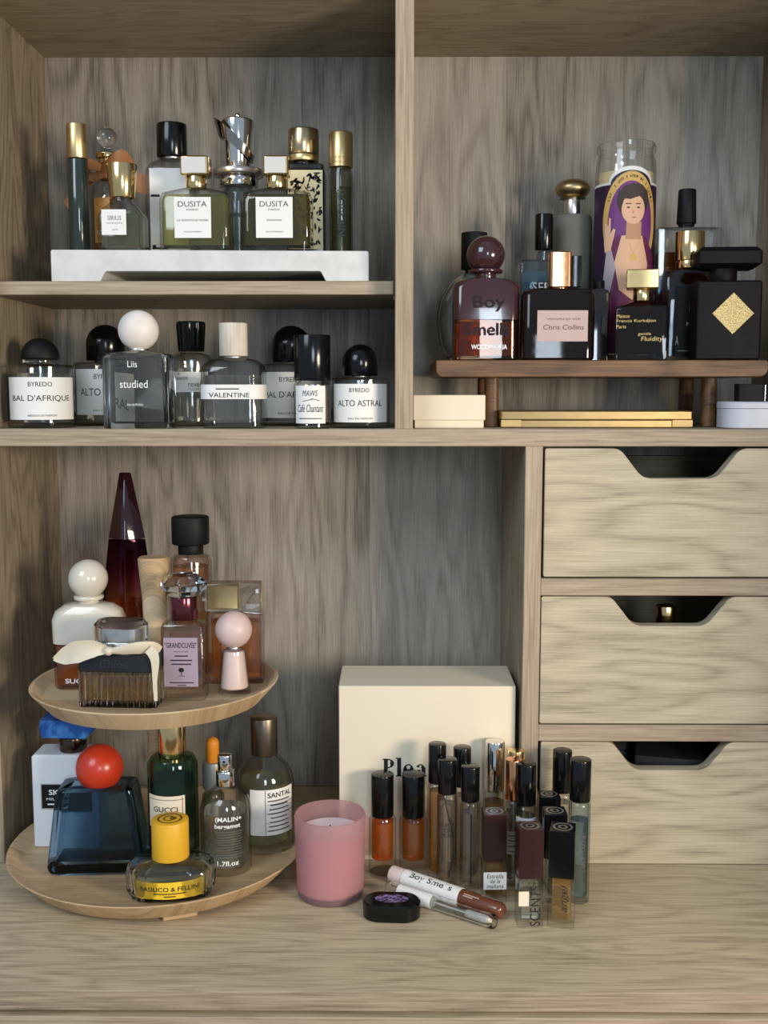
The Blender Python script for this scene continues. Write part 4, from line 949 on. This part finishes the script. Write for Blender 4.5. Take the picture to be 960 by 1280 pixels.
lettering(t, [(None, -1, 49, 9, .9, {'rot': 6}), (None, 0, 44, 11, .8, {'rot': -4}), (None, -1, 39, 8, 1, {'rot': 8}), (None, 0, 34, 10, .6)], INK, 0, 8.6, .6)
t = vial(123, -47, 'vial with black cap and white paper label beside the drawers', 19.4, 80, 118.6, 17.6, BLACK, L_CLEAR, 70)
label(t, -1, 50, 22, 40, 0, None, 9.8)
lettering(t, [(None, 0, 44 - 4 * k, 13, .8) for k in range(4)], GREYINK, 0, 9.8, .6)
vial(159, -25, 'clear vial with tall black cap standing before the bottom drawer', 19, 83.6, 123.6, 17.8, BLACK, L_CLEAR, 74)
t = vial(167.8, -71, 'grey-blue glass vial with black cap, rightmost of the vials', 19.2, 93, 131, 18.8, BLACK, liq('steel_blue', (196, 214, 220)), 76, glass('steel_blue_glass', (196, 212, 220)))
lettering(t, [('LOST CAUSE', 2.5, 48, 34, 2.8, {'rot': 90}), (None, -2, 58, .7, 9)], GREYINK, 0, 9.6, .2)

def square_vial(x, y, lab, w_, hb, ht, capmat, liquid, rz=0):
    t = thing('square_vial', lab, 'perfume vial', x, y, 0, rz, GV)
    vessel(t, [(0, w_ - 1, w_ - 1, 1.5), (.6, w_, w_, 2), (hb - 2, w_, w_, 2), (hb - .4, w_ - 4, w_ - 4, 3)], 3.2, 6, hb - 8, GL, liquid, 3)
    block('cap', hb, ht, w_ - .8, w_ - .8, capmat, t, 1, .5, n=2)
    flat_ring('emblem', w_ * .30, w_ * .38, ht + .12, plain('satin_grey_print', (150, 146, 144), .3, .6), t); flat_ring('emblem_mark', w_ * .1, w_ * .18, ht + .12, plain('satin_grey_print', (150, 146, 144), .3, .6), t)
    return t
MAR = plain('maroon_gloss', (50, 27, 27), 0.3, spec=.35)
t = square_vial(92, -66.5, 'square vial with maroon cap and small handwritten white tag', 21.6, 39, 81, MAR, liq('gold_brown', (222, 176, 84)), 2)
label(t, 0, 20.5, 20.5, 16, -11.1); lettering(t, [('Estrella', 0, 25, 15, 4, {'shear': .2}), ('de la', 0, 20.4, 9, 3.6, {'shear': .2}), ('mañana', 0, 15.6, 15, 3.8, {'shear': .2})], INK, -11.1)
t = square_vial(118, -112.5, 'square vial with maroon cap and large upright letters', 21.8, 43.6, 86.6, MAR, L_CLEAR, 3)
lettering(t, [('SCENTS', 3.6, 20, 36, 9, {'rot': 90}), ('5 ML', 2, 39.4, 10, 3)], INK, -10.95)
block_y('tag', -10.6, -1.9, 20, 33, -11.2, -10.95, CREAM, t)
t = square_vial(143.5, -83.5, 'square vial with black cap standing behind the amber one', 21, 48, 88.6, BLACK, L_CLEAR)
lettering(t, [('SCENTS', 3, 22, 36, 7.5, {'rot': 90})], INK, -10.6)
square_vial(143.5, -50, 'square vial with black cap, hindmost of the square vials', 19.6, 49, 90.8, BLACK, L_CLEAR)
t = square_vial(146.2, -112.5, 'square vial of amber perfume with black cap and script lettering', 22.6, 44, 85.6, BLACK, liq('apricot', (246, 214, 150)), -12)
lettering(t, [('angel', 3, 27, 24, 8, {'rot': 90, 'shear': .25})], INK, -11.35)

t = thing('oval_tin', 'black oval solid-perfume tin with purple floral oval on the lid', 'tin', 0, -101, 0, -3)
loft('base', [(0, 47, 28, 14), (1, 50, 31, 15.5), (7, 50, 31, 15.5)], BLACK, t, 10); loft('lid', [(7.3, 50.6, 31.4, 15.7), (13.4, 50.6, 31.4, 15.7), (14.8, 47, 28, 14)], BLACK, t, 10)
v = [(14.5 * math.cos(2 * math.pi * i / 28), 1 + 7.4 * math.sin(2 * math.pi * i / 28), z) for z in (14.7, 15.1) for i in range(28)]
finish('cameo', v, [tuple(range(28, 56))] + [(i, (i + 1) % 28, 28 + (i + 1) % 28, 28 + i) for i in range(28)], noisy('purple_floral_print', (34, 24, 48), (150, 124, 178), 320, 0.4, lo=.42, hi=.6), t, 0)

t = thing('roller_pen', 'white-wrapped roller perfume with brown glass end lying on the worktop', 'perfume roller', 48.7, -73.3, 8.1, -37.3)
p0, p1 = (-61, 0, 0), (61, 0, 0)
pipe('cap', p0, p1, [(0, 13), (.8, 15.4), (14, 15.4), (14.3, 14.6), (15.3, 14.6)], plain('pink_white_plastic', (226, 208, 202), .4), t, 7)
pipe('wrap', p0, p1, [(15.5, 16), (78, 16)], PAPER, t, 8)
pipe('glass_end', p0, p1, [(78.2, 15.4), (116, 15.4), (120, 13), (122, 8)], plain('brown_lacquered_glass', (104, 58, 38), .15, coat=.4), t, 8)
cylmap = lambda co: Vector((co.z, -math.sin(co.x / 8.15) * 8.2 - 0 * co.y, math.cos(co.x / 8.15) * 8.2))
lettering(t, [('Boy Smells', 4.6, -14, 46, 7.6, {'rot': 90, 'bold': .01})], INK, 0, 0, 0, 'lettering', xform=lambda co: Vector((co.z, -8.15 * math.sin(co.x / 8.1), 8.15 * math.cos(co.x / 8.1))))
lettering(t, [(None, 4.6, 30, .8, 16), (None, 6.4, 27, .8, 10)], plain('pale_print', (206, 176, 160), .6), 0, 0, 0, 'small_print', xform=lambda co: Vector((co.z, -7.85 * math.sin(co.x / 8.1), 7.85 * math.cos(co.x / 8.1))))
t = thing('sample_tube', 'thin clear sample tube with paper band lying in front of the roller', 'sample vial', 42.4, -93.5, 6.5, -35)
p0, p1 = (-57, 0, 0), (56, 0, 0)
v, f = [], []
a_ = Vector(p0); q_ = Vector((0, 0, 1)).rotation_difference((Vector(p1) - a_).normalized())
rr_ = [[tuple(a_ + q_ @ Vector((x, y, t_))) for x, y in ring(d_, d_, d_ / 2, 7)] for t_, d_ in [(0, 8.4), (1, 12.4), (96, 12.4), (101, 11.8), (104, 12.8), (111, 12.8), (112.5, 11), (112, 9.6), (100, 9.6), (3, 10), (2, 8)]]
v, f = skin(rr_); finish('tube', v, f, CRY, t, 40)
pipe('spray_cap', p0, p1, [(84, 5), (86, 7), (104, 7), (107, 4)], plain('translucent_white', (206, 200, 190), .35), t, 5)
pipe('dip_tube', p0, p1, [(40, 1.6), (84, 1.6)], plain('translucent_white', (206, 200, 190), .35), t, 3)
pipe('paper_band', p0, p1, [(14, 12.7), (50, 12.7)], PAPER, t, 8)

# ------------------------------------------------------------------ nest print and fittings under the part that carries them
HOLD = {'lettering': ('label', 'label_face', 'paper_band', 'wrap', 'lid', 'coated_shoulder', 'glass_body', 'glass_base', 'tube'),
        'small_print': ('glass_end', 'glass_body'), 'printed_line': ('glass_body',), 'embossed_lettering': ('coated_shoulder',), 'leaf_print': ('label',),
        'tree_mark': ('label',), 'cap_plate': ('cap',), 'cap_ring': ('cap',), 'cap_core': ('cap',), 'cap_collar': ('cap',), 'cap_shell': ('cap',), 'cap_neck': ('cap',),
        'flange': ('cap',), 'finial': ('cap',), 'finial_stem': ('cap',), 'emblem': ('cap',), 'emblem_ring': ('cap',), 'emblem_mark': ('cap',), 'label_face': ('label',),
        'halo_letter': ('gold_halo',), 'wick': ('wax',), 'nozzle_hole': ('nozzle',), 'cameo': ('lid',), 'hinge': ('base',), 'shoulder': ('body',), 'drawstring': ('body',),
        'printed_ground': ('paper_wrap',), 'violet_oval': ('gold_halo',)}
for n_ in ('robe', 'robe_fold', 'chest', 'neck', 'face', 'hair', 'printed_eye', 'printed_brow', 'printed_mouth', 'printed_nose', 'sleeve', 'hand', 'pendant', 'necklace'): HOLD.setdefault(n_, ('paper_wrap',))
stem = lambda o: o.name.split('.')[0]
for o in list(sc.objects):
    r = o.parent
    if r is None or r.parent is not None or o.children or stem(o) not in HOLD: continue
    if stem(r) == 'black_emblem_bottle': continue
    for want in HOLD[stem(o)]:
        c_ = [q for q in r.children if stem(q) == want and q is not o]
        if c_: o.parent = c_[0]; break
